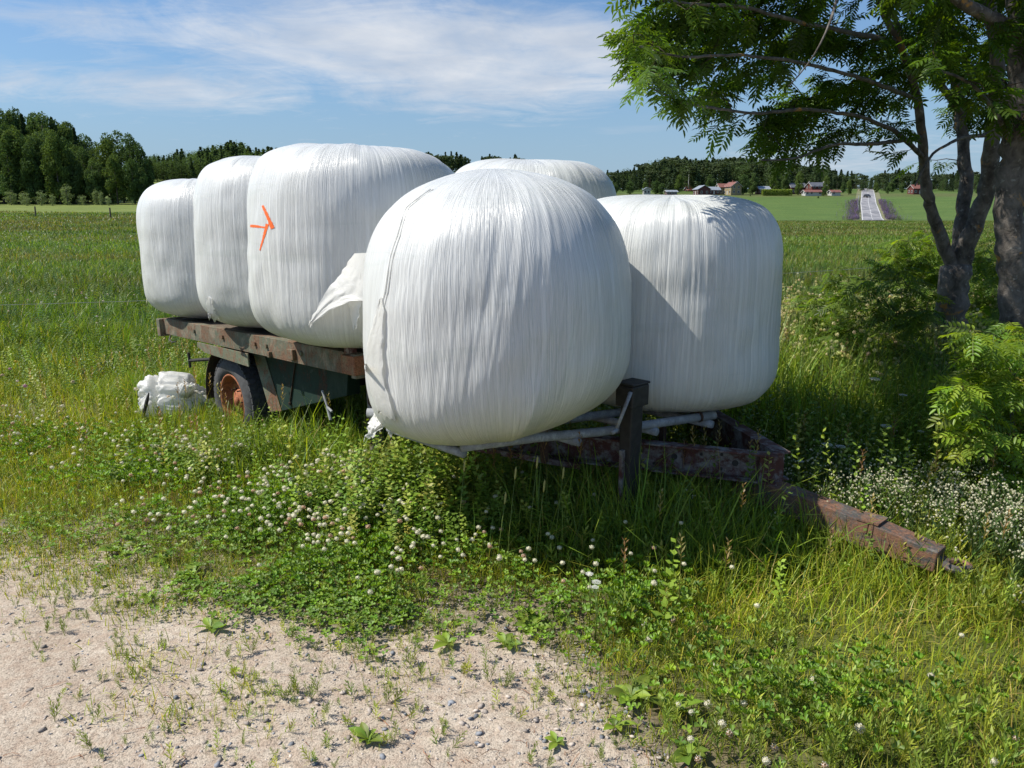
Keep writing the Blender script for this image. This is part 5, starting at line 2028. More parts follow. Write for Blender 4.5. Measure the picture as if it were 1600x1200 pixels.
# ------------------------------------------------------------------ rowan trees
def rowan(name, label, limbs, attractors, leafC, leaf_len=(0.13, 0.19), group=None, leafn=(5, 9), seed=1, dens=1.0, twig_r=0.0022):
    r_ = np.random.default_rng(seed)
    root = empty(name, limbs[0][0][0])
    loc = np.array(limbs[0][0][0])
    root.location = tuple(loc)
    setp(root, label, 'tree', group)
    nodes = []
    rad = []
    for li, (pts, r0, r1) in enumerate(limbs):
        pts = np.array([tuple(p) for p in pts])
        seg = np.concatenate([[0], np.cumsum(np.linalg.norm(np.diff(pts, axis=0), axis=1))])
        n = max(6, int(seg[-1] / 0.06))
        u = np.linspace(0, seg[-1], n)
        # smooth interpolation
        P = np.stack([np.interp(u, seg, pts[:, i]) for i in range(3)], -1)
        for it in range(3 if n > 8 else 1):
            Q = P.copy(); Q[1:-1] = (P[:-2] + P[1:-1] * 2 + P[2:]) / 4; P = Q
        P[1:-1] += r_.normal(0, 0.004, P[1:-1].shape) * (r0 / 0.05)
        rr = r0 + (r1 - r0) * (u / seg[-1]) ** 0.8
        if li == 0:
            rr = rr * (1 + 0.35 * np.exp(-u / 0.25))
        rr = rr * (1 + 0.05 * r_.normal(size=n))
        V, Fs = tube([tuple(p - loc) for p in P], rr, 16 if r0 > 0.04 else 8)
        o = np_mesh('trunk' if li == 0 else 'limb', V, Fs, M['bark'], root, smoothf=True)
        skip = 0 if li else int(n * 0.75)
        nodes += list(P[skip:]); rad += list(rr[skip:])
    nodes = [np.array(a) for a in nodes]
    NA = np.array(nodes)
    att = np.array(attractors)
    order = np.argsort([np.min(np.linalg.norm(NA - a, axis=1)) for a in att])
    parent = [-1] * len(nodes)
    node = list(nodes)
    arr = np.zeros((len(nodes) + len(att) * 14, 3)); cnt = len(nodes); arr[:cnt] = NA
    twigs = []
    for k in order:
        a = att[k]
        dd = np.linalg.norm(arr[:cnt] - a, axis=1) + np.maximum(0, arr[:cnt, 2] - a[2]) * 0.15
        j = int(np.argmin(dd))
        b = arr[j].copy()
        L = np.linalg.norm(a - b)
        if L < 0.04:
            continue
        n = max(3, min(12, int(L / 0.07)))
        mid = (a + b) / 2 + r_.normal(0, 0.08, 3) * L + np.array([0, 0, 0.12 * L])
        t_ = np.linspace(0, 1, n + 1)[:, None]
        P = (1 - t_) ** 2 * b + 2 * t_ * (1 - t_) * mid + t_ ** 2 * a
        P[1:-1] += r_.normal(0, 0.008, P[1:-1].shape)
        arr[cnt:cnt + n] = P[1:]
        cnt += n
        twigs.append(P)
    s = Soup()
    for P in twigs:
        L = np.linalg.norm(P[-1] - P[0])
        r0 = twig_r + 0.0065 * min(L, 1.2)
        V, Fs = tube([tuple(p - loc) for p in P], np.linspace(r0, twig_r * 0.7, len(P)), 5, cap=False)
        s.add(V, Fs, (0.05, 0.04, 0.035))
    # leaves along the last part of each twig
    LP = []; LR = []; LC = []; LS = []
    for P in twigs:
        seg = np.linalg.norm(np.diff(P, axis=0), axis=1)
        tot = seg.sum()
        m = int(r_.integers(*leafn) * dens)
        for q in range(m):
            back_ = min(tot * 0.95, 0.42) * (1 - (q + r_.random()) / m)
            u = tot - back_
            cs = np.concatenate([[0], np.cumsum(seg)])
            p = np.array([np.interp(u, cs, P[:, i]) for i in range(3)])
            t_ = P[-1] - P[max(0, len(P) - 3)]
            az = math.atan2(t_[1], t_[0]) + (1 if q % 2 else -1) * r_.uniform(0.35, 1.25)
            if q == m - 1:
                az = math.atan2(t_[1], t_[0])
            LP.append(p - loc)
            LS.append(r_.uniform(*leaf_len))
            LR.append((az - math.pi / 2, r_.normal(-0.28, 0.32), r_.normal(0, 0.35)))
    LP = np.array(LP); LR = np.array(LR); LS = np.array(LS)
    n = len(LP)
    R = scaled(rotm(LR[:, 0], LR[:, 1], LR[:, 2]), LS, LS, LS)
    C = palette(n, leafC, [5, 3, 2][:len(leafC)], 0.13, r_)
    kk = r_.integers(0, 4, n)
    for k in range(4):
        m = kk == k
        s.stamp(PIN[k], R[m], LP[m], C[m])
    s.build('crown', M['leaf'], root)
    return root


def A(px, py, y):
    return tuple(at_y(px, py, y))


def crown_points(poly, n, dfun, seed, hole=None):
    r_ = np.random.default_rng(seed)
    out = []
    xs = [p[0] for p in poly]; ys = [p[1] for p in poly]
    while len(out) < n:
        px = r_.uniform(min(xs), max(xs)); py = r_.uniform(min(ys), max(ys))
        ins = False
        j = len(poly) - 1
        for i in range(len(poly)):
            if (poly[i][1] > py) != (poly[j][1] > py) and px < (poly[j][0] - poly[i][0]) * (py - poly[i][1]) / (poly[j][1] - poly[i][1]) + poly[i][0]:
                ins = not ins
            j = i
        if not ins:
            continue
        if hole is not None and r_.random() < hole(px, py):
            continue
        out.append(A(px, py, dfun(px, py, r_)))
    return out


LEAFC = [(0.050, 0.105, 0.018), (0.075, 0.145, 0.022), (0.035, 0.075, 0.016)]


def holes(px, py):
    h = 0
    for (a, b, sx, sy, w) in [(1150, 190, 50, 30, 1.0), (1300, 190, 40, 22, .9), (1200, 215, 35, 15, .8), (1100, 200, 30, 30, 1), (1420, 175, 25, 25, .9), (1330, 215, 30, 14, .8), (1100, 60, 26, 18, .6), (1010, 165, 40, 20, 1.0),
                             (1460, 250, 30, 60, .8), (1540, 200, 14, 60, 1.0), (1310, 130, 22, 14, .7), (1520, 60, 14, 50, .6), (1400, 100, 20, 16, .6), (1060, 20, 22, 12, .5), (1180, 60, 24, 18, .7), (1240, 140, 26, 18, .8), (1340, 70, 22, 18, .7), (1270, 20, 24, 14, .6), (1130, 120, 24, 12, .7), (1390, 130, 22, 16, .7), (1470, 60, 16, 22, .6)]:
        h = max(h, w * math.exp(-((px - a) / sx) ** 2 - ((py - b) / sy) ** 2))
    return h


T1 = A(1487, 640, 6.5)
T1 = (T1[0], T1[1], float(terrain(T1[0], T1[1])) - 0.05)
limbs1 = [
    ([T1, A(1487, 560, 6.5), A(1488, 480, 6.5), A(1494, 415, 6.5)], 0.135, 0.118),
    ([A(1492, 425, 6.5), A(1470, 370, 6.45), A(1450, 315, 6.35), A(1443, 255, 6.25), A(1440, 200, 6.15), A(1432, 140, 6.1), A(1408, 75, 6.0), A(1380, 20, 5.9), A(1345, -80, 5.8)], 0.060, 0.015),
    ([A(1496, 425, 6.5), A(1502, 350, 6.55), A(1510, 280, 6.6), A(1500, 180, 6.7), A(1490, 80, 6.8), A(1470, -40, 6.9), A(1450, -200, 7.0)], 0.064, 0.025),
    ([A(1498, 420, 6.5), A(1520, 360, 6.4), A(1545, 290, 6.3), A(1552, 200, 6.2), A(1560, 90, 6.1), A(1540, -30, 6.0), A(1545, -160, 5.9)], 0.078, 0.035),
    ([A(1442, 245, 6.22), A(1400, 205, 5.9), A(1340, 180, 5.5), A(1260, 170, 5.1), A(1180, 178, 4.7), A(1110, 168, 4.4), A(1060, 160, 4.2), A(1012, 134, 4.0)], 0.020, 0.005),
    ([A(1434, 155, 6.1), A(1340, 120, 5.3), A(1240, 95, 4.9), A(1150, 85, 4.5), A(1060, 90, 4.2), A(990, 70, 4.0)], 0.020, 0.005),
    ([A(1440, 215, 6.17), A(1370, 225, 5.6), A(1300, 225, 5.2), A(1240, 250, 4.9), A(1190, 250, 4.7)], 0.020, 0.005),
    ([A(1400, 65, 6.0), A(1270, 40, 5.1), A(1160, 10, 4.6), A(1060, 5, 4.3), A(980, -15, 4.1)], 0.022, 0.006),
    ([A(1505, 180, 6.7), A(1460, 120, 6.5), A(1410, 60, 6.3), A(1380, -20, 6.2)], 0.035, 0.012),
    ([A(1550, 210, 6.2), A(1500, 215, 6.0), A(1455, 240, 5.7), A(1430, 290, 5.5)], 0.018, 0.006),
    ([A(1310, -10, 4.4), A(1300, 30, 4.3), A(1270, 95, 4.2), A(1232, 135, 4.2)], 0.009, 0.003),
]
poly1 = [(985, -200), (985, 60), (990, 112), (1005, 138), (1035, 128), (1060, 150), (1095, 150), (1112, 232), (1140, 205), (1185, 225), (1230, 262), (1262, 240), (1300, 232), (1345, 205), (1385, 232), (1410, 262), (1436, 318), (1452, 300), (1480, 200), (1560, 190), (1640, 240), (1700, -200)]


def d1(px, py, r_):
    base = 4.1 + 2.6 * max(0, min(1, (px - 960) / 560))
    return base + r_.normal(0, 0.35) + 0.4 * r_.random()


att1 = crown_points(poly1, 560, d1, 5, holes)
att1 += crown_points([(930, -700), (960, -150), (1750, -150), (1900, -700)], 130, lambda a, b, r_: 4.2 + 3.2 * r_.random(), 6)
rowan('rowan_tree', 'rowan tree with three stems and orange-lichened bark, its leafy branches reaching left over the field', limbs1, att1, LEAFC, seed=3, leafn=(6, 11))

T2 = A(1590, 700, 5.0)
T2 = (T2[0] + 0.02, T2[1], float(terrain(T2[0], T2[1])) - 0.05)
limbs2 = [
    ([T2, A(1592, 600, 5.0), A(1588, 520, 5.0), A(1583, 430, 5.0), A(1578, 330, 5.0), A(1584, 240, 5.0), A(1597, 140, 4.95), A(1600, 40, 4.9), A(1590, -60, 4.8), A(1560, -250, 4.7)], 0.105, 0.070),
    ([A(1600, 60, 4.9), A(1565, 35, 4.7), A(1530, 20, 4.6), A(1490, -5, 4.5), A(1440, -60, 4.4)], 0.045, 0.025),
    ([A(1600, 600, 4.98), A(1618, 520, 5.0), A(1622, 420, 5.05), A(1630, 250, 5.1), A(1650, 0, 5.2)], 0.09, 0.05),
    ([A(1583, 230, 5.0), A(1560, 180, 4.8), A(1520, 130, 4.6), A(1470, 110, 4.4)], 0.020, 0.006),
]
att2 = crown_points([(1380, -250), (1400, 40), (1450, 110), (1500, 150), (1560, 170), (1700, 260), (1800, -250)], 130, lambda a, b, r_: 4.3 + 1.2 * r_.random(), 15, holes)
att2 += crown_points([(1250, -800), (1350, -250), (1900, -250), (2000, -800)], 60, lambda a, b, r_: 4.0 + 2.5 * r_.random(), 16)
rowan('rowan_tree', 'thick lichen-spotted rowan trunk at the right edge of the picture', limbs2, att2, LEAFC, seed=9, leafn=(6, 10))

# saplings and shrubs
def shrub(name, label, base, tops, C, leaf_len, seed, leafn=(6, 10)):
    g = float(terrain(base[0], base[1]))
    b = (base[0], base[1], g - 0.02)
    r_ = np.random.default_rng(seed)
    limbs = []
    xs = np.array(tops)
    limbs.append(([b, tuple(np.array(b) + [0.0, 0, 0.10])], 0.012, 0.010))
    for k in range(6):
        t_ = xs[r_.integers(len(xs))]
        e = np.array(b) + (t_ - np.array(b)) * 0.7
        m_ = (np.array(b) + e) / 2 + r_.normal(0, 0.05, 3)
        limbs.append(([tuple(np.array(b) + [0, 0, 0.04]), tuple(m_), tuple(e)], 0.007, 0.003))
    o = rowan(name, label, limbs, tops, C, leaf_len, seed=seed, leafn=leafn, twig_r=0.0016)
    o['category'] = 'shrub'
    return o


BR = [(0.15, 0.25, 0.035), (0.20, 0.30, 0.04), (0.10, 0.18, 0.03)]
tp = crown_points([(1500, 520), (1570, 490), (1640, 520), (1660, 740), (1560, 760), (1500, 720), (1488, 690), (1500, 650), (1470, 640), (1495, 600)], 80, lambda a, b, r_: 3.75 + 0.9 * r_.random(), 30)
shrub('rowan_sapling', 'bright sunlit rowan sapling growing in front of the thick trunk at the right edge', (2.95, 4.2), tp, BR, (0.12, 0.17), 31)
tp = crown_points([(1270, 560), (1285, 500), (1330, 440), (1400, 400), (1450, 430), (1475, 520), (1450, 600), (1380, 600)], 105, lambda a, b, r_: 5.6 + 0.9 * r_.random(), 33)
shrub('rowan_shrub', 'rowan shrub of suckers left of the three-stemmed tree foot', (3.05, 6.2), tp, [(0.08, 0.15, 0.028), (0.12, 0.19, 0.035), (0.06, 0.11, 0.025)], (0.10, 0.15), 34)
tp = crown_points([(1250, 520), (1240, 470), (1280, 430), (1330, 400), (1340, 470), (1310, 540)], 36, lambda a, b, r_: 6.2 + 0.8 * r_.random(), 36)
shrub('rowan_shrub', 'yellow-green shrub at the left end of the undergrowth, nearest the right-hand bale', (2.9, 7.0), tp, [(0.10, 0.18, 0.028), (0.14, 0.22, 0.035), (0.06, 0.11, 0.025)], (0.08, 0.12), 37)
tp = crown_points([(1500, 560), (1500, 470), (1530, 380), (1560, 360), (1575, 450), (1570, 560)], 90, lambda a, b, r_: 6.6 + 1.0 * r_.random(), 38)
shrub('rowan_shrub', 'shrub seen in the gap between the two rowan trunks', (4.45, 7.0), tp, [(0.08, 0.15, 0.028), (0.12, 0.19, 0.035), (0.06, 0.11, 0.025)], (0.10, 0.14), 39)
tp = crown_points([(1395, 430), (1370, 375), (1430, 350), (1470, 370), (1480, 450)], 70, lambda a, b, r_: 7.4 + 1.0 * r_.random(), 41)
shrub('rowan_shrub', 'pale leafy shrub rising behind the foot of the three-stemmed tree', (4.1, 8.0), tp, [(0.10, 0.18, 0.028), (0.14, 0.22, 0.035), (0.06, 0.11, 0.025)], (0.10, 0.14), 42)

# ------------------------------------------------------------------ electric fence
def fpost(name, x, y, h, label, group):
    root = HS()
    g = float(terrain(x, y))
    root.tube([(0, 0, -0.1), (0.01, 0, h)], [0.045, 0.04], 10)
    o = root.build(name, M['wood'])
    o.location = (x, y, g)
    setp(o, label, 'fence post', group)
    return o


px_ = [(-7.6, 6.5), (-0.45, 9.15), (6.9, 11.8)]
for (x, y), lb in zip(px_, ('wooden post holding the thin fence wire left of the trailer', 'wooden post holding the thin fence wire behind the bales', 'wooden post holding the thin fence wire behind the rowan tree')):
    fpost('fence_post', x, y, 1.06, lb, 'posts of the thin wire fence')
hs = HS()
for (a, b) in zip(px_[:-1], px_[1:]):
    pts = []
    for k in range(13):
        t_ = k / 12
        x = a[0] + (b[0] - a[0]) * t_; y = a[1] + (b[1] - a[1]) * t_
        z = 0.99 + (float(terrain(*a)) * (1 - t_) + float(terrain(*b)) * t_) - 0.05 * 4 * t_ * (1 - t_)
        pts.append((x, y - 0.05, z))
    hs.tube(pts, 0.0022, 5)
o = hs.build('fence_wire', M['pipe'])
setp(o, 'single thin pale fence wire crossing the meadow behind the trailer', 'wire')
for px, py, yy, lb in ((55, 330, 100, 'far small dark fence post, left one of two at the light strip of field'), (172, 333, 92, 'far small dark fence post, right one of two at the light strip of field')):
    w_ = at_y(px, py, yy)
    o = fpost('fence_post', w_.x, w_.y, 1.25, lb, 'two posts at the far edge of the meadow')
    o.scale = (2.2, 2.2, 1)


# ------------------------------------------------------------------ far woods, gardens and hamlet
def crown_soup(kind, seed, nq=1500):
    """unit-height tree crown of leaf clumps; returns (V,F,C) template"""
    r_ = np.random.default_rng(seed)
    V = []; C = []
    if kind == 'leafy':
        nb = 30
        bl = []
        for i in range(nb):
            z = r_.uniform(0.10, 0.86)
            env = 0.19 * math.sin(math.pi * min(1, (z + 0.02) / 1.02)) ** 0.6
            a = r_.uniform(0, 6.28); q = env * r_.uniform(0.25, 0.95)
            rad_ = r_.uniform(0.055, 0.10)
            bl.append((q * math.cos(a), q * math.sin(a), z, rad_, r_.uniform(0.75, 1.25)))
        bl.append((0, 0, 0.90, 0.085, 1.0))
        pts = []
        for k in range(nq):
            b = bl[r_.integers(len(bl))]
            d = r_.normal(size=3); d /= np.linalg.norm(d)
            rr = b[3] * (0.72 + 0.38 * r_.random())
            pts.append((b[0] + d[0] * rr, b[1] + d[1] * rr, b[2] + d[2] * rr * 1.15, b[4] * r_.uniform(0.75, 1.25), d))
        size = 0.0115
    elif kind == 'spruce':
        pts = []
        for k in range(nq):
            z = 0.10 + 0.90 * r_.random() ** 1.25
            env = 0.17 * (1.02 - z) ** 0.85
            lay = 0.75 + 0.25 * math.cos(z * 85)
            a = r_.uniform(0, 6.28); q = env * lay * math.sqrt(r_.random()) * (0.85 + 0.3 * math.sin(a * 5 + z * 9))
            d = np.array([math.cos(a), math.sin(a), -0.35])
            pts.append((q * math.cos(a), q * math.sin(a), z - q * 0.25, r_.uniform(0.7, 1.3), d))
        size = 0.020
    else:
        pts = []
        bl = [(r_.normal(0, 0.06), r_.normal(0, 0.06), r_.uniform(0.62, 0.93), r_.uniform(0.05, 0.085)) for _ in range(10)]
        for k in range(nq):
            b = bl[r_.integers(len(bl))]
            d = r_.normal(size=3); d /= np.linalg.norm(d)
            rr = b[3] * (0.6 + 0.5 * r_.random())
            pts.append((b[0] + d[0] * rr, b[1] + d[1] * rr, b[2] + d[2] * rr * 0.8, r_.uniform(0.75, 1.25), d))
        size = 0.019
    F = []
    for (x, y, z, c, d) in pts:
        nrm = d * 0.7 + r_.normal(0, 0.6, 3); nrm /= np.linalg.norm(nrm)
        t1 = np.cross(nrm, [0.3, 0.2, 0.9]); t1 /= np.linalg.norm(t1)
        t2 = np.cross(nrm, t1)
        b = len(V)
        sz = size * r_.uniform(0.6, 1.3)
        for (p, q) in ((-1, -.3), (.2, -1), (1, .4), (-.3, 1)):
            V.append((x + (t1[0] * p + t2[0] * q) * sz, y + (t1[1] * p + t2[1] * q) * sz, z + (t1[2] * p + t2[2] * q) * sz))
            C.append((c, c, c))
        F.append((b, b + 1, b + 2, b + 3))
    return tpl(V, [F], C)


def mk_far_tree(name, kind, seed, col, nq=7500, trunk_col=(0.09, 0.07, 0.06)):
    root = empty(name)
    T_ = crown_soup(kind, seed, nq)
    one(T_, scaled(rotm(0.0), 1, 1, 1), np.zeros((1, 3)), np.array([col]), 'crown', M['crown'], root)
    V, Fs = tube([(0, 0, -0.03), (0.004, 0, 0.4), (0, 0.004, 0.88)], [0.018, 0.012, 0.003], 7)
    np_mesh('trunk', V, Fs, M['bark'], root, smoothf=True)
    return root


FT = [mk_far_tree('broadleaf_tree', 'leafy', 1, (0.075, 0.110, 0.040)), mk_far_tree('broadleaf_tree', 'leafy', 2, (0.085, 0.120, 0.034)),
      mk_far_tree('broadleaf_tree', 'leafy', 3, (0.060, 0.095, 0.034)), mk_far_tree('spruce_tree', 'spruce', 4, (0.040, 0.062, 0.028))]
used_ft = [False] * 4


def place_far(kind, px, py_top, y, label, group, wide=1.0, cat='tree'):
    o = FT[kind] if not used_ft[kind] else copy_tree(FT[kind])
    used_ft[kind] = True
    p = at_y(px, py_top, y)
    g = float(terrain(p.x, y))
    h = max(p.z - g, 1.0)
    o.location = (p.x, y, g)
    o.scale = (h * wide, h * wide, h)
    o.rotation_euler = (0, 0, random.random() * 6.28)
    setp(o, label, cat, group)
    return o


prof = [(-60, 160), (0, 168), (30, 172), (60, 172), (90, 188), (115, 192), (130, 208), (150, 216), (162, 206), (178, 200), (200, 205), (216, 216), (234, 250)]
PX = [p[0] for p in prof]; PYT = [p[1] for p in prof]
for i, px in enumerate(np.linspace(-50, 132, 26)):
    place_far([0, 2, 1, 2, 0, 3][i % 6], px + random.uniform(-6, 6), np.interp(px, PX, PYT) + random.uniform(-3, 10), 172 + random.uniform(0, 16), 'tall dark broadleaf tree in the back row of the wood on the left', 'trees of the wood on the left', 0.80)
for i, px in enumerate(np.linspace(-50, 150, 34)):
    place_far([2, 0, 1, 0, 2][i % 5], px + random.uniform(-5, 5), np.interp(px, PX, PYT) + random.uniform(18, 50), 150 + random.uniform(0, 14), 'dark broadleaf tree in the front row of the wood on the left', 'trees of the wood on the left', 0.85)
for px, py, y, k in ((152, 222, 168, 0), (165, 207, 160, 1), (182, 203, 158, 0), (200, 208, 156, 2), (214, 222, 155, 2), (226, 246, 154, 0), (176, 240, 150, 1), (204, 248, 150, 2), (142, 250, 150, 0), (222, 268, 150, 2)):
    place_far(k, px, py, y, 'tree in the rounded clump at the right end of the left wood', 'trees at the right end of the left wood', 0.9)
# pale bushes in front of the wood
for i, (px, py, w_) in enumerate([(8, 296, 1.6), (30, 298, 1.5), (48, 306, 1.6), (68, 297, 1.5), (98, 286, 1.1), (90, 303, 1.4), (118, 304, 1.3), (139, 294, .8), (152, 297, .8), (128, 304, 1.2), (173, 307, 1.2), (205, 312, 1.0), (216, 310, 1.2), (-15, 300, 1.5)]):
    if i == 0:
        bush0 = mk_far_tree('willow_bush', 'leafy', 8, (0.17, 0.21, 0.11), 1600)
        o = bush0
    else:
        o = copy_tree(bush0)
    p = at_y(px, py, 146)
    g = float(terrain(p.x, 146))
    h = max(p.z - g, 1.0)
    o.location = (p.x, 146 + random.uniform(-2, 2), g - 0.12 * h)
    o.scale = (h * w_ * 1.3, h * w_ * 1.3, h * 1.12)
    o.rotation_euler = (0, 0, random.random() * 6.28)
    lb = {4: 'tallest pale willow bush in front of the left wood', 7: 'slim upright pale bush, left of a pair before the left wood', 8: 'slim upright pale bush, right of a pair before the left wood',
          10: 'small round pale bush standing alone near the right end of the left wood'}.get(i, 'low pale grey-green willow bush along the foot of the left wood')
    setp(o, lb, 'bush', 'pale bushes along the foot of the left wood')


def wood_mass(name, label, top, y0, y1, n, kinds, cols, seed, wide=1.0, hmin=6):
    r_ = np.random.default_rng(seed)
    s = Soup()
    T_ = {k: [crown_soup(k, seed + i, 620) for i in range(3)] for k in set(kinds)}
    xs = [t_[0] for t_ in top]; ys = [t_[1] for t_ in top]
    for i in range(n):
        px = r_.uniform(xs[0], xs[-1])
        y = r_.uniform(y0, y1)
        k = kinds[r_.integers(len(kinds))]
        pt = np.interp(px, xs, ys) + abs(r_.normal(0, 4)) - 7 + 12 * (y1 - y) / (y1 - y0)
        p = at_y(px, pt, y)
        g = float(terrain(p.x, y))
        h = p.z - g
        if h < hmin:
            h = hmin
        w_ = wide * r_.uniform(0.85, 1.25) * (1.25 if k != 'leafy' else 1.1)
        c = np.array(cols[kinds.index(k)]) * r_.uniform(0.8, 1.2)
        s.stamp(T_[k][r_.integers(3)], scaled(rotm(r_.random() * 6.28), h * w_ * 1.0, h * w_ * 1.0, h), np.array([[p.x, y, g]]), c[None])
        tr_, Fs = tube([(p.x, y, g - 0.5), (p.x, y, g + h * 0.8)], [h * 0.013, h * 0.005], 5, cap=False)
        s.add(tr_, Fs, (0.07, 0.05, 0.04))
    o = s.build(name, M['crown'])
    setp(o, label, 'wood', kind='stuff')


wood_mass('mixed_woodland', 'mixed wood on the rise beyond the leftmost bales', [(225, 244), (260, 243), (290, 236), (330, 232), (350, 226), (372, 224), (400, 235), (425, 232), (440, 238)], 300, 345, 230, ['leafy', 'spruce'], [(0.075, 0.11, 0.04), (0.045, 0.07, 0.035)], 61, 1.4)
wood_mass('pine_woodland', 'line of tall pines and spruces showing just above the bales', [(430, 240), (560, 245), (690, 240), (712, 237), (735, 250), (760, 245), (800, 240), (830, 252), (860, 258), (905, 264), (960, 270)], 470, 540, 130, ['pine', 'spruce'], [(0.050, 0.068, 0.036), (0.042, 0.062, 0.034)], 62, 1.0)
wood_mass('spruce_woodland', 'long dark spruce wood along the ridge behind the houses', [(945, 272), (975, 268), (1000, 262), (1025, 252), (1060, 249), (1100, 249), (1150, 248), (1200, 250), (1240, 258), (1265, 262), (1290, 259), (1310, 268), (1345, 278), (1380, 272), (1410, 268), (1450, 272), (1520, 270), (1640, 270)], 432, 540, 760, ['spruce', 'pine', 'spruce', 'leafy'], [(0.042, 0.062, 0.034), (0.052, 0.068, 0.036), (0.042, 0.062, 0.034), (0.065, 0.095, 0.038)], 63, 1.35)
# garden trees round the houses
gt = [(962, 285, 415, 0, 1.1), (985, 283, 402, 2, 1.5), (1026, 282, 400, 2, 1.6), (1008, 284, 408, 1, 1.2), (1034, 286, 396, 2, 1.4), (1062, 272, 420, 1, 1.3), (1110, 272, 425, 0, 1.2), (1163, 272, 398, 2, 1.2), (1178, 270, 404, 0, 1.2),
      (1213, 262, 405, 1, 1.0), (1228, 266, 410, 0, 1.0), (1250, 268, 396, 1, 1.0), (1292, 274, 396, 1, 0.9), (1288, 290, 388, 0, 1.1), (1328, 280, 400, 1, 1.0), (1318, 284, 420, 0, 1.1), (1370, 285, 420, 1, 1.2), (1395, 280, 430, 0, 1.2),
      (1172, 308, 385, 2, 1.5), (1278, 314, 370, 2, 2.2), (1388, 290, 410, 2, 1.2), (1410, 285, 420, 0, 1.2), (1455, 290, 400, 1, 1.2), (1530, 285, 410, 0, 1.3)]
for i, (px, py, y, k, w_) in enumerate(gt):
    lb = {7: 'dark round tree just right of the yellow house', 12: 'pale birch-like tree standing before the red barn', 15: 'tree just left of the far road', 2: 'dark round bush-like tree left of the white sheds',
          19: 'low dark bush alone in the field below the red barn', 18: 'low bush at the field edge below the yellow house'}.get(i, 'leafy garden tree among the far houses')
    place_far(k, px, py, y, lb, 'garden trees round the far houses', w_)


def fplain(name, col, rough=0.7):
    return plain(name, col, rough, 0, 0.08, 0.8, 0.0)


HM = {'red': fplain('falu_red_boards', (0.11, 0.028, 0.022)), 'dred': fplain('dark_red_boards', (0.085, 0.022, 0.022)), 'yellow': fplain('yellow_boards', (0.28, 0.22, 0.12)), 'white': fplain('white_paint', (0.46, 0.46, 0.45)),
      'grey': fplain('grey_metal_roof', (0.27, 0.30, 0.34), 0.45), 'rtile': fplain('red_roof_tiles', (0.20, 0.080, 0.06)), 'otile': fplain('orange_roof_tiles', (0.20, 0.075, 0.06)), 'dgrey': fplain('dark_roof', (0.10, 0.11, 0.13)), 'glass': fplain('window_glass', (0.03, 0.035, 0.045), 0.2)}


def house(name, label, px, y, w_, d_, hw, hr, wall, roof, rot, wins=3, trim='white', chimney=True, cat='house', floors=1, door=True, dz=0.0):
    root = empty(name)
    x = (px - 800) / F * y * 1.0
    g = float(terrain(x, y))
    x = at_y(px, 305, y).x
    root.location = (x, y, g + dz)
    root.rotation_euler = (0, 0, rot)
    root.scale = (0.88, 0.88, 0.88)
    setp(root, label, cat)
    a, b = w_ / 2, d_ / 2
    hs = HS()
    # gable ends at +-x, ridge along x
    hs.add([(-a, -b, -1.5), (a, -b, -1.5), (a, b, -1.5), (-a, b, -1.5), (-a, -b, hw), (a, -b, hw), (a, b, hw), (-a, b, hw), (-a, 0, hw + hr), (a, 0, hw + hr)],
           [(0, 1, 5, 4), (1, 2, 6, 9, 5), (2, 3, 7, 6), (3, 0, 4, 8, 7)])
    hs.build('wall', HM[wall], root)
    hs = HS()
    ov = 0.5
    k = hr / b
    for s_ in (-1, 1):
        hs.prism([(-a - ov, 0, hw + hr + 0.06), (-a - ov, s_ * (b + ov), hw - k * ov + 0.06), (-a - ov, s_ * (b + ov), hw - k * ov + 0.20), (-a - ov, 0, hw + hr + 0.22)], (w_ + 2 * ov, 0, 0))
    rf = hs.build('roof', HM[roof], root)
    hs = HS()
    for s_ in (-1, 1):
        for xx in (-a - ov - 0.03, a + ov + 0.03):
            hs.beam((xx, 0, hw + hr + 0.12), (xx, s_ * (b + ov), hw - k * ov + 0.12), 0.06, 0.22)
    hs.build('bargeboards', HM[trim], rf)
    if chimney:
        hs = HS(); hs.box((-0.6, -0.4, hw + hr - 0.5), (0.2, 0.4, hw + hr + 1.0))
        hs.build('chimney', HM['rtile'], rf)
    for s_ in (-1, 1):
        for fl in range(floors):
            zc = 1.5 + 2.6 * fl
            for q in range(wins):
                xc = -a + w_ * (q + 0.5) / wins
                if door and fl == 0 and q == wins // 2:
                    hs = HS(); hs.box((xc - 0.5, s_ * b, 0.0), (xc + 0.5, s_ * (b + 0.06), 2.1)); hs.build('door', HM[trim], root)
                    continue
                hs = HS(); hs.box((xc - 0.65, s_ * b, zc - 0.75), (xc + 0.65, s_ * (b + 0.06), zc + 0.75)); f_ = hs.build('window', HM[trim], root)
                hs = HS(); hs.box((xc - 0.5, s_ * (b + 0.062), zc - 0.6), (xc + 0.5, s_ * (b + 0.075), zc + 0.6)); hs.build('pane', HM['glass'], f_)
        for fl in range(floors + (1 if hr > 2 else 0)):
            zc = 1.5 + 2.6 * fl
            offs = (-b * 0.45, b * 0.45) if fl < floors else (0,)
            for yc in offs:
                hs = HS(); hs.box((s_ * a, yc - 0.6, zc - 0.7), (s_ * (a + 0.06), yc + 0.6, zc + 0.7)); f_ = hs.build('window', HM[trim], root)
                hs = HS(); hs.box((s_ * (a + 0.062), yc - 0.45, zc - 0.55), (s_ * (a + 0.075), yc + 0.45, zc + 0.55)); hs.build('pane', HM['glass'], f_)
    return root


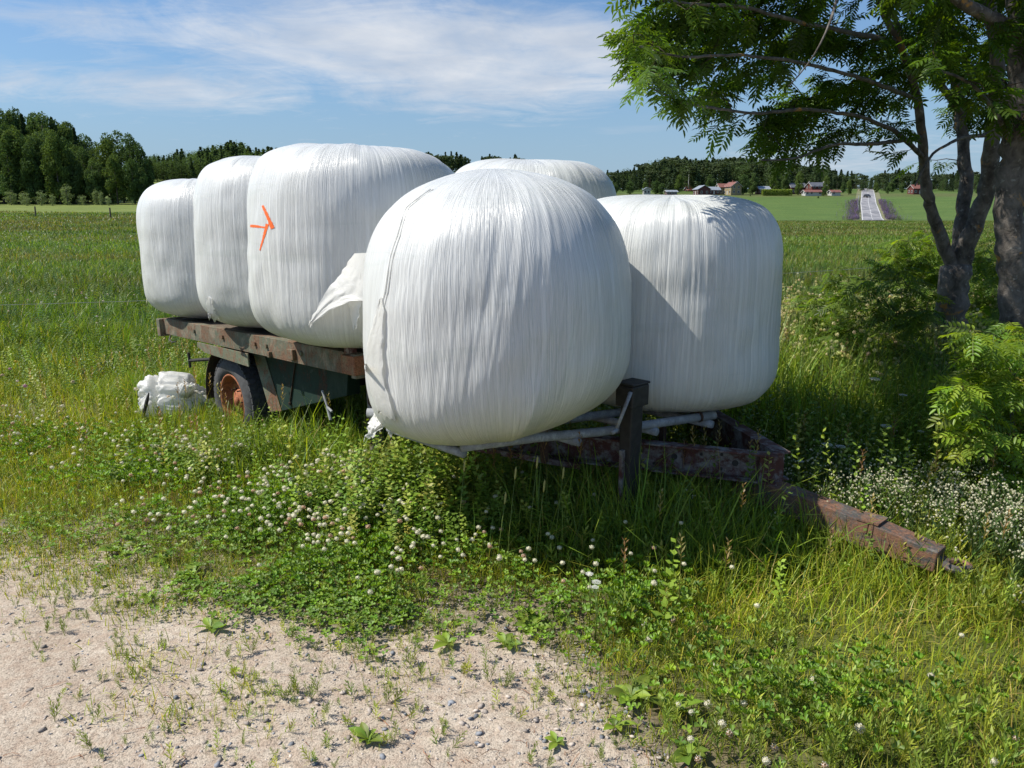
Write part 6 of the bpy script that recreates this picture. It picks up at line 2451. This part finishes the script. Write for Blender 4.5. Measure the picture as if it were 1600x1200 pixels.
PI = math.pi
house('house', 'dark red gabled house with a pale roof, left of the yellow house', 1096, 396, 8, 7.2, 3.2, 2.0, 'dred', 'grey', PI / 2 + 0.15, floors=1, chimney=False)
house('outbuilding', 'dark red outbuilding with a pale metal roof joined between the dark red and yellow houses', 1113, 401, 7, 5, 2.6, 1.6, 'dred', 'grey', 0.1, chimney=False, cat='outbuilding')
house('house', 'yellow house with a red tiled roof on the far slope', 1144, 399, 8.5, 6.6, 4.6, 2.4, 'yellow', 'rtile', PI / 2 + 0.25, floors=2)
house('house_wing', 'yellow wing with a red roof on the left side of the yellow house', 1129, 404, 6.5, 5.5, 4.0, 1.9, 'yellow', 'rtile', 0.12, floors=1, chimney=False, cat='house')
house('shed', 'low white-roofed shed above the right-hand bale, left of the dark red house', 1048, 392, 6.0, 5.0, 1.9, 0.9, 'dred', 'grey', 0.1, chimney=False, cat='shed', door=False)
house('shed', 'small pale shed half hidden by round trees at the left end of the hamlet', 1010, 400, 3.6, 4.0, 2.8, 1.2, 'white', 'grey', PI / 2, chimney=False, cat='shed', wins=1, door=False)
house('house', 'far house with a bright red roof by the pale mast at the wood edge', 1082, 442, 9, 7, 2.4, 2.0, 'dred', 'rtile', 0.1, dz=-1.6)
house('house', 'dark house with a grey roof left of the clipped hedge', 1191, 405, 6.5, 6, 2.8, 1.6, 'dred', 'grey', 0.1, chimney=False)
house('barn', 'red barn with a dark roof behind the pale tree', 1274, 404, 9, 8, 4.4, 2.2, 'red', 'dgrey', 0.12, chimney=False, cat='barn', floors=2)
house('barn', 'dark red barn left of the red barn, partly hidden by trees', 1243, 410, 9, 7, 3.6, 2.4, 'dred', 'dgrey', 0.1, chimney=False, cat='barn')
house('house', 'low white house with an orange-red roof below the red barn', 1268, 391, 9.5, 5.0, 1.9, 1.1, 'white', 'otile', 0.06, chimney=False, wins=4)
house('house', 'small white house with a red roof at the right end of the hamlet', 1303, 392, 5.2, 5.0, 1.8, 1.1, 'white', 'otile', 0.06, chimney=False, wins=2)
house('house', 'reddish house seen past the tree leaves right of the far road', 1432, 405, 8, 6, 3.2, 2.0, 'red', 'rtile', 0.1)

# clipped hedge
s = Soup()
r_ = np.random.default_rng(77)
xa, xb = at_y(1190, 305, 390).x, at_y(1237, 305, 390).x
nq = 5200
X_ = r_.uniform(xa, xb, nq); Y_ = 390 + r_.uniform(-0.9, 0.9, nq); Zh = r_.uniform(0, 3.1, nq)
g = terrain(X_, Y_)
s.stamp(BRD, scaled(rotm(r_.random(nq) * 6.28, r_.normal(0, .8, nq), r_.normal(0, .8, nq)), 0.6, 0.3, 0.3), np.stack([X_, Y_, g + Zh], -1), palette(nq, [(0.13, 0.20, 0.035), (0.10, 0.16, 0.03)], [1, 1], 0.15, r_))
o = s.build('hedge', M['weed'])
setp(o, 'clipped bright green hedge between the yellow house and the red barn', 'hedge')

# mast
hs = HS()
p = at_y(1077, 262, 440)
g = float(terrain(p.x, 440))
hs.tube([(0, 0, -0.5), (0, 0, p.z - g)], [0.22, 0.12], 8)
o = hs.build('flagpole', HM['white'])
o.location = (p.x, 440, g)
setp(o, 'thin pale flagpole rising before the spruce wood', 'flagpole')

# far road
def road_x(y):
    px = np.interp(y, [235, 252, 300, 330, 380, 440, 470, 520], [1360, 1358.5, 1353, 1350, 1348.5, 1347, 1346.5, 1346])
    return (px - 800) / F * y * 0.985


ys = np.linspace(236, 500, 160)
xc = road_x(ys)
rows = []
hw_ = np.interp(ys, [236, 300, 500], [3.5, 3.5, 3.2])


def strip(name, offs0, offs1, lift, mat, seg=None, nx=5, kind='structure'):
    V = []; Q = []
    for i, y in enumerate(ys):
        for k in range(nx):
            x = xc[i] + (offs0 + (offs1 - offs0) * k / (nx - 1))
            V.append((x, y, float(terrain(xc[i], y)) + lift))
    for i in range(len(ys) - 1):
        if seg and (i % seg[1]) >= seg[0]:
            continue
        for k in range(nx - 1):
            Q.append((i * nx + k, i * nx + k + 1, (i + 1) * nx + k + 1, (i + 1) * nx + k))
    o = np_mesh(name, np.array(V), [np.array(Q)], mat)
    setp(o, kind=kind)
    return o


m, t, p_, out = mat_new('glare_asphalt')
obj = t.n('ShaderNodeTexCoord').outputs['Object']
nz = t.noise(t.mapping(obj, scale=(0.5, 0.08, 1)), 1.0, 4, 0.6)
link(t, t.mix(t.ramp(nz, [(0.42, 0.0), (0.55, 1.0)]), (0.17, 0.165, 0.165), (0.32, 0.305, 0.30)), p_.inputs['Base Color'])  # pale mottling is heat-shimmer glare put into the asphalt colour
p_.inputs['Roughness'].default_value = 0.55
strip('road', -3.5, 3.5, 0.22, m)
mm = fplain('road_paint', (0.72, 0.72, 0.70))
strip('road_marking', -0.12, 0.12, 0.25, mm, seg=(2, 4), nx=2)
strip('road_edge_line', -3.3, -3.12, 0.25, mm, nx=2)
strip('road_edge_line', 3.12, 3.3, 0.25, mm, nx=2)
mg = plain('road_verge', (0.20, 0.18, 0.10), 0.9, 0, 0.2, 0.3, 0.0, (0.10, 0.13, 0.04))
strip('road_verge', -6.0, -3.5, 0.17, mg, nx=3)
strip('road_verge', 3.5, 6.0, 0.17, mg, nx=3)

# oncoming car
car = empty('car')
cy_ = 372.0
car.location = (float(road_x(cy_)) - 0.6, cy_, float(terrain(road_x(cy_), cy_)) + 0.24)
setp(car, 'dark car driving on the far road, tiny beneath the tree leaves', 'car')
cm = plain('dark_car_paint', (0.03, 0.032, 0.04), 0.3, 0, 0.05, 5, 0.0)
hs = HS()
hs.prism([(-0.9, -2.2, 0.35), (-0.9, -2.2, 0.85), (-0.9, -1.2, 1.0), (-0.9, 2.1, 1.02), (-0.9, 2.2, 0.35)], (1.8, 0, 0))
hs.build('body', cm, car, bevel=0.08)
hs = HS()
hs.prism([(-0.78, -1.25, 1.0), (-0.70, -0.5, 1.48), (-0.70, 1.3, 1.48), (-0.78, 2.0, 1.02)], (1.5, 0, 0))
hs.build('cabin', HM['glass'], car, bevel=0.05)
for xx in (-0.85, 0.85):
    for yy in (-1.35, 1.35):
        hs = HS(); hs.tube([(xx - 0.1, yy, 0.33), (xx + 0.1, yy, 0.33)], 0.33, 14); hs.build('wheel', M['dark'], car)
for xx in (-0.62, 0.62):
    hs = HS(); hs.box((xx - 0.2, -2.25, 0.62), (xx + 0.2, -2.19, 0.78)); hs.build('headlight', HM['white'], car)

# guard rail left of the road
gr_ = empty('guard_rail')
y0 = 300
gr_.location = (float(road_x(y0)) - 4.6, y0, float(terrain(road_x(y0), y0)))
setp(gr_, 'grey guard rail with posts along the left side of the far road', 'guard rail')
gy = np.linspace(285, 372, 26)
for k, y in enumerate(gy):
    x = float(road_x(y)) - 4.6
    hs = HS()
    z = float(terrain(x, y))
    q = Vector((x, y, z)) - gr_.location
    hs.box((q.x - 0.07, q.y - 0.07, q.z), (q.x + 0.07, q.y + 0.07, q.z + 1.2))
    hs.build('post', HM['grey'], gr_)
hs = HS()
for a, b in zip(gy[:-1], gy[1:]):
    pa = Vector((float(road_x(a)) - 4.5, a, float(terrain(float(road_x(a)) - 4.6, a)) + 1.0)) - gr_.location
    pb = Vector((float(road_x(b)) - 4.5, b, float(terrain(float(road_x(b)) - 4.6, b)) + 1.0)) - gr_.location
    hs.beam(pa, pb, 0.06, 0.34)
hs.build('rail', HM['grey'], gr_)

# lupins and verge grass along the road
s = Soup()
r_ = np.random.default_rng(5)
n = 2000
y = r_.uniform(242, 350, n)
sd = np.where(r_.random(n) < 0.5, -1, 1)
x = road_x(y) + sd * (4.4 + np.abs(r_.normal(0, 2.4, n)))
P = np.stack([x, y, terrain(x, y)], -1)
h = 0.9 + 0.6 * r_.random(n)
C = palette(n, [(0.26, 0.15, 0.40), (0.34, 0.22, 0.46), (0.15, 0.20, 0.06), (0.26, 0.24, 0.12)], [3, 3, 3, 3], 0.15, r_)
s.stamp(LEAFY[0], scaled(rotm(r_.random(n) * 6.28), h * .6, h * .6, h), P, C)
o = s.build('lupins', M['petal'])
setp(o, 'purple lupins and rough grass along both sides of the far road', 'lupins', kind='stuff')
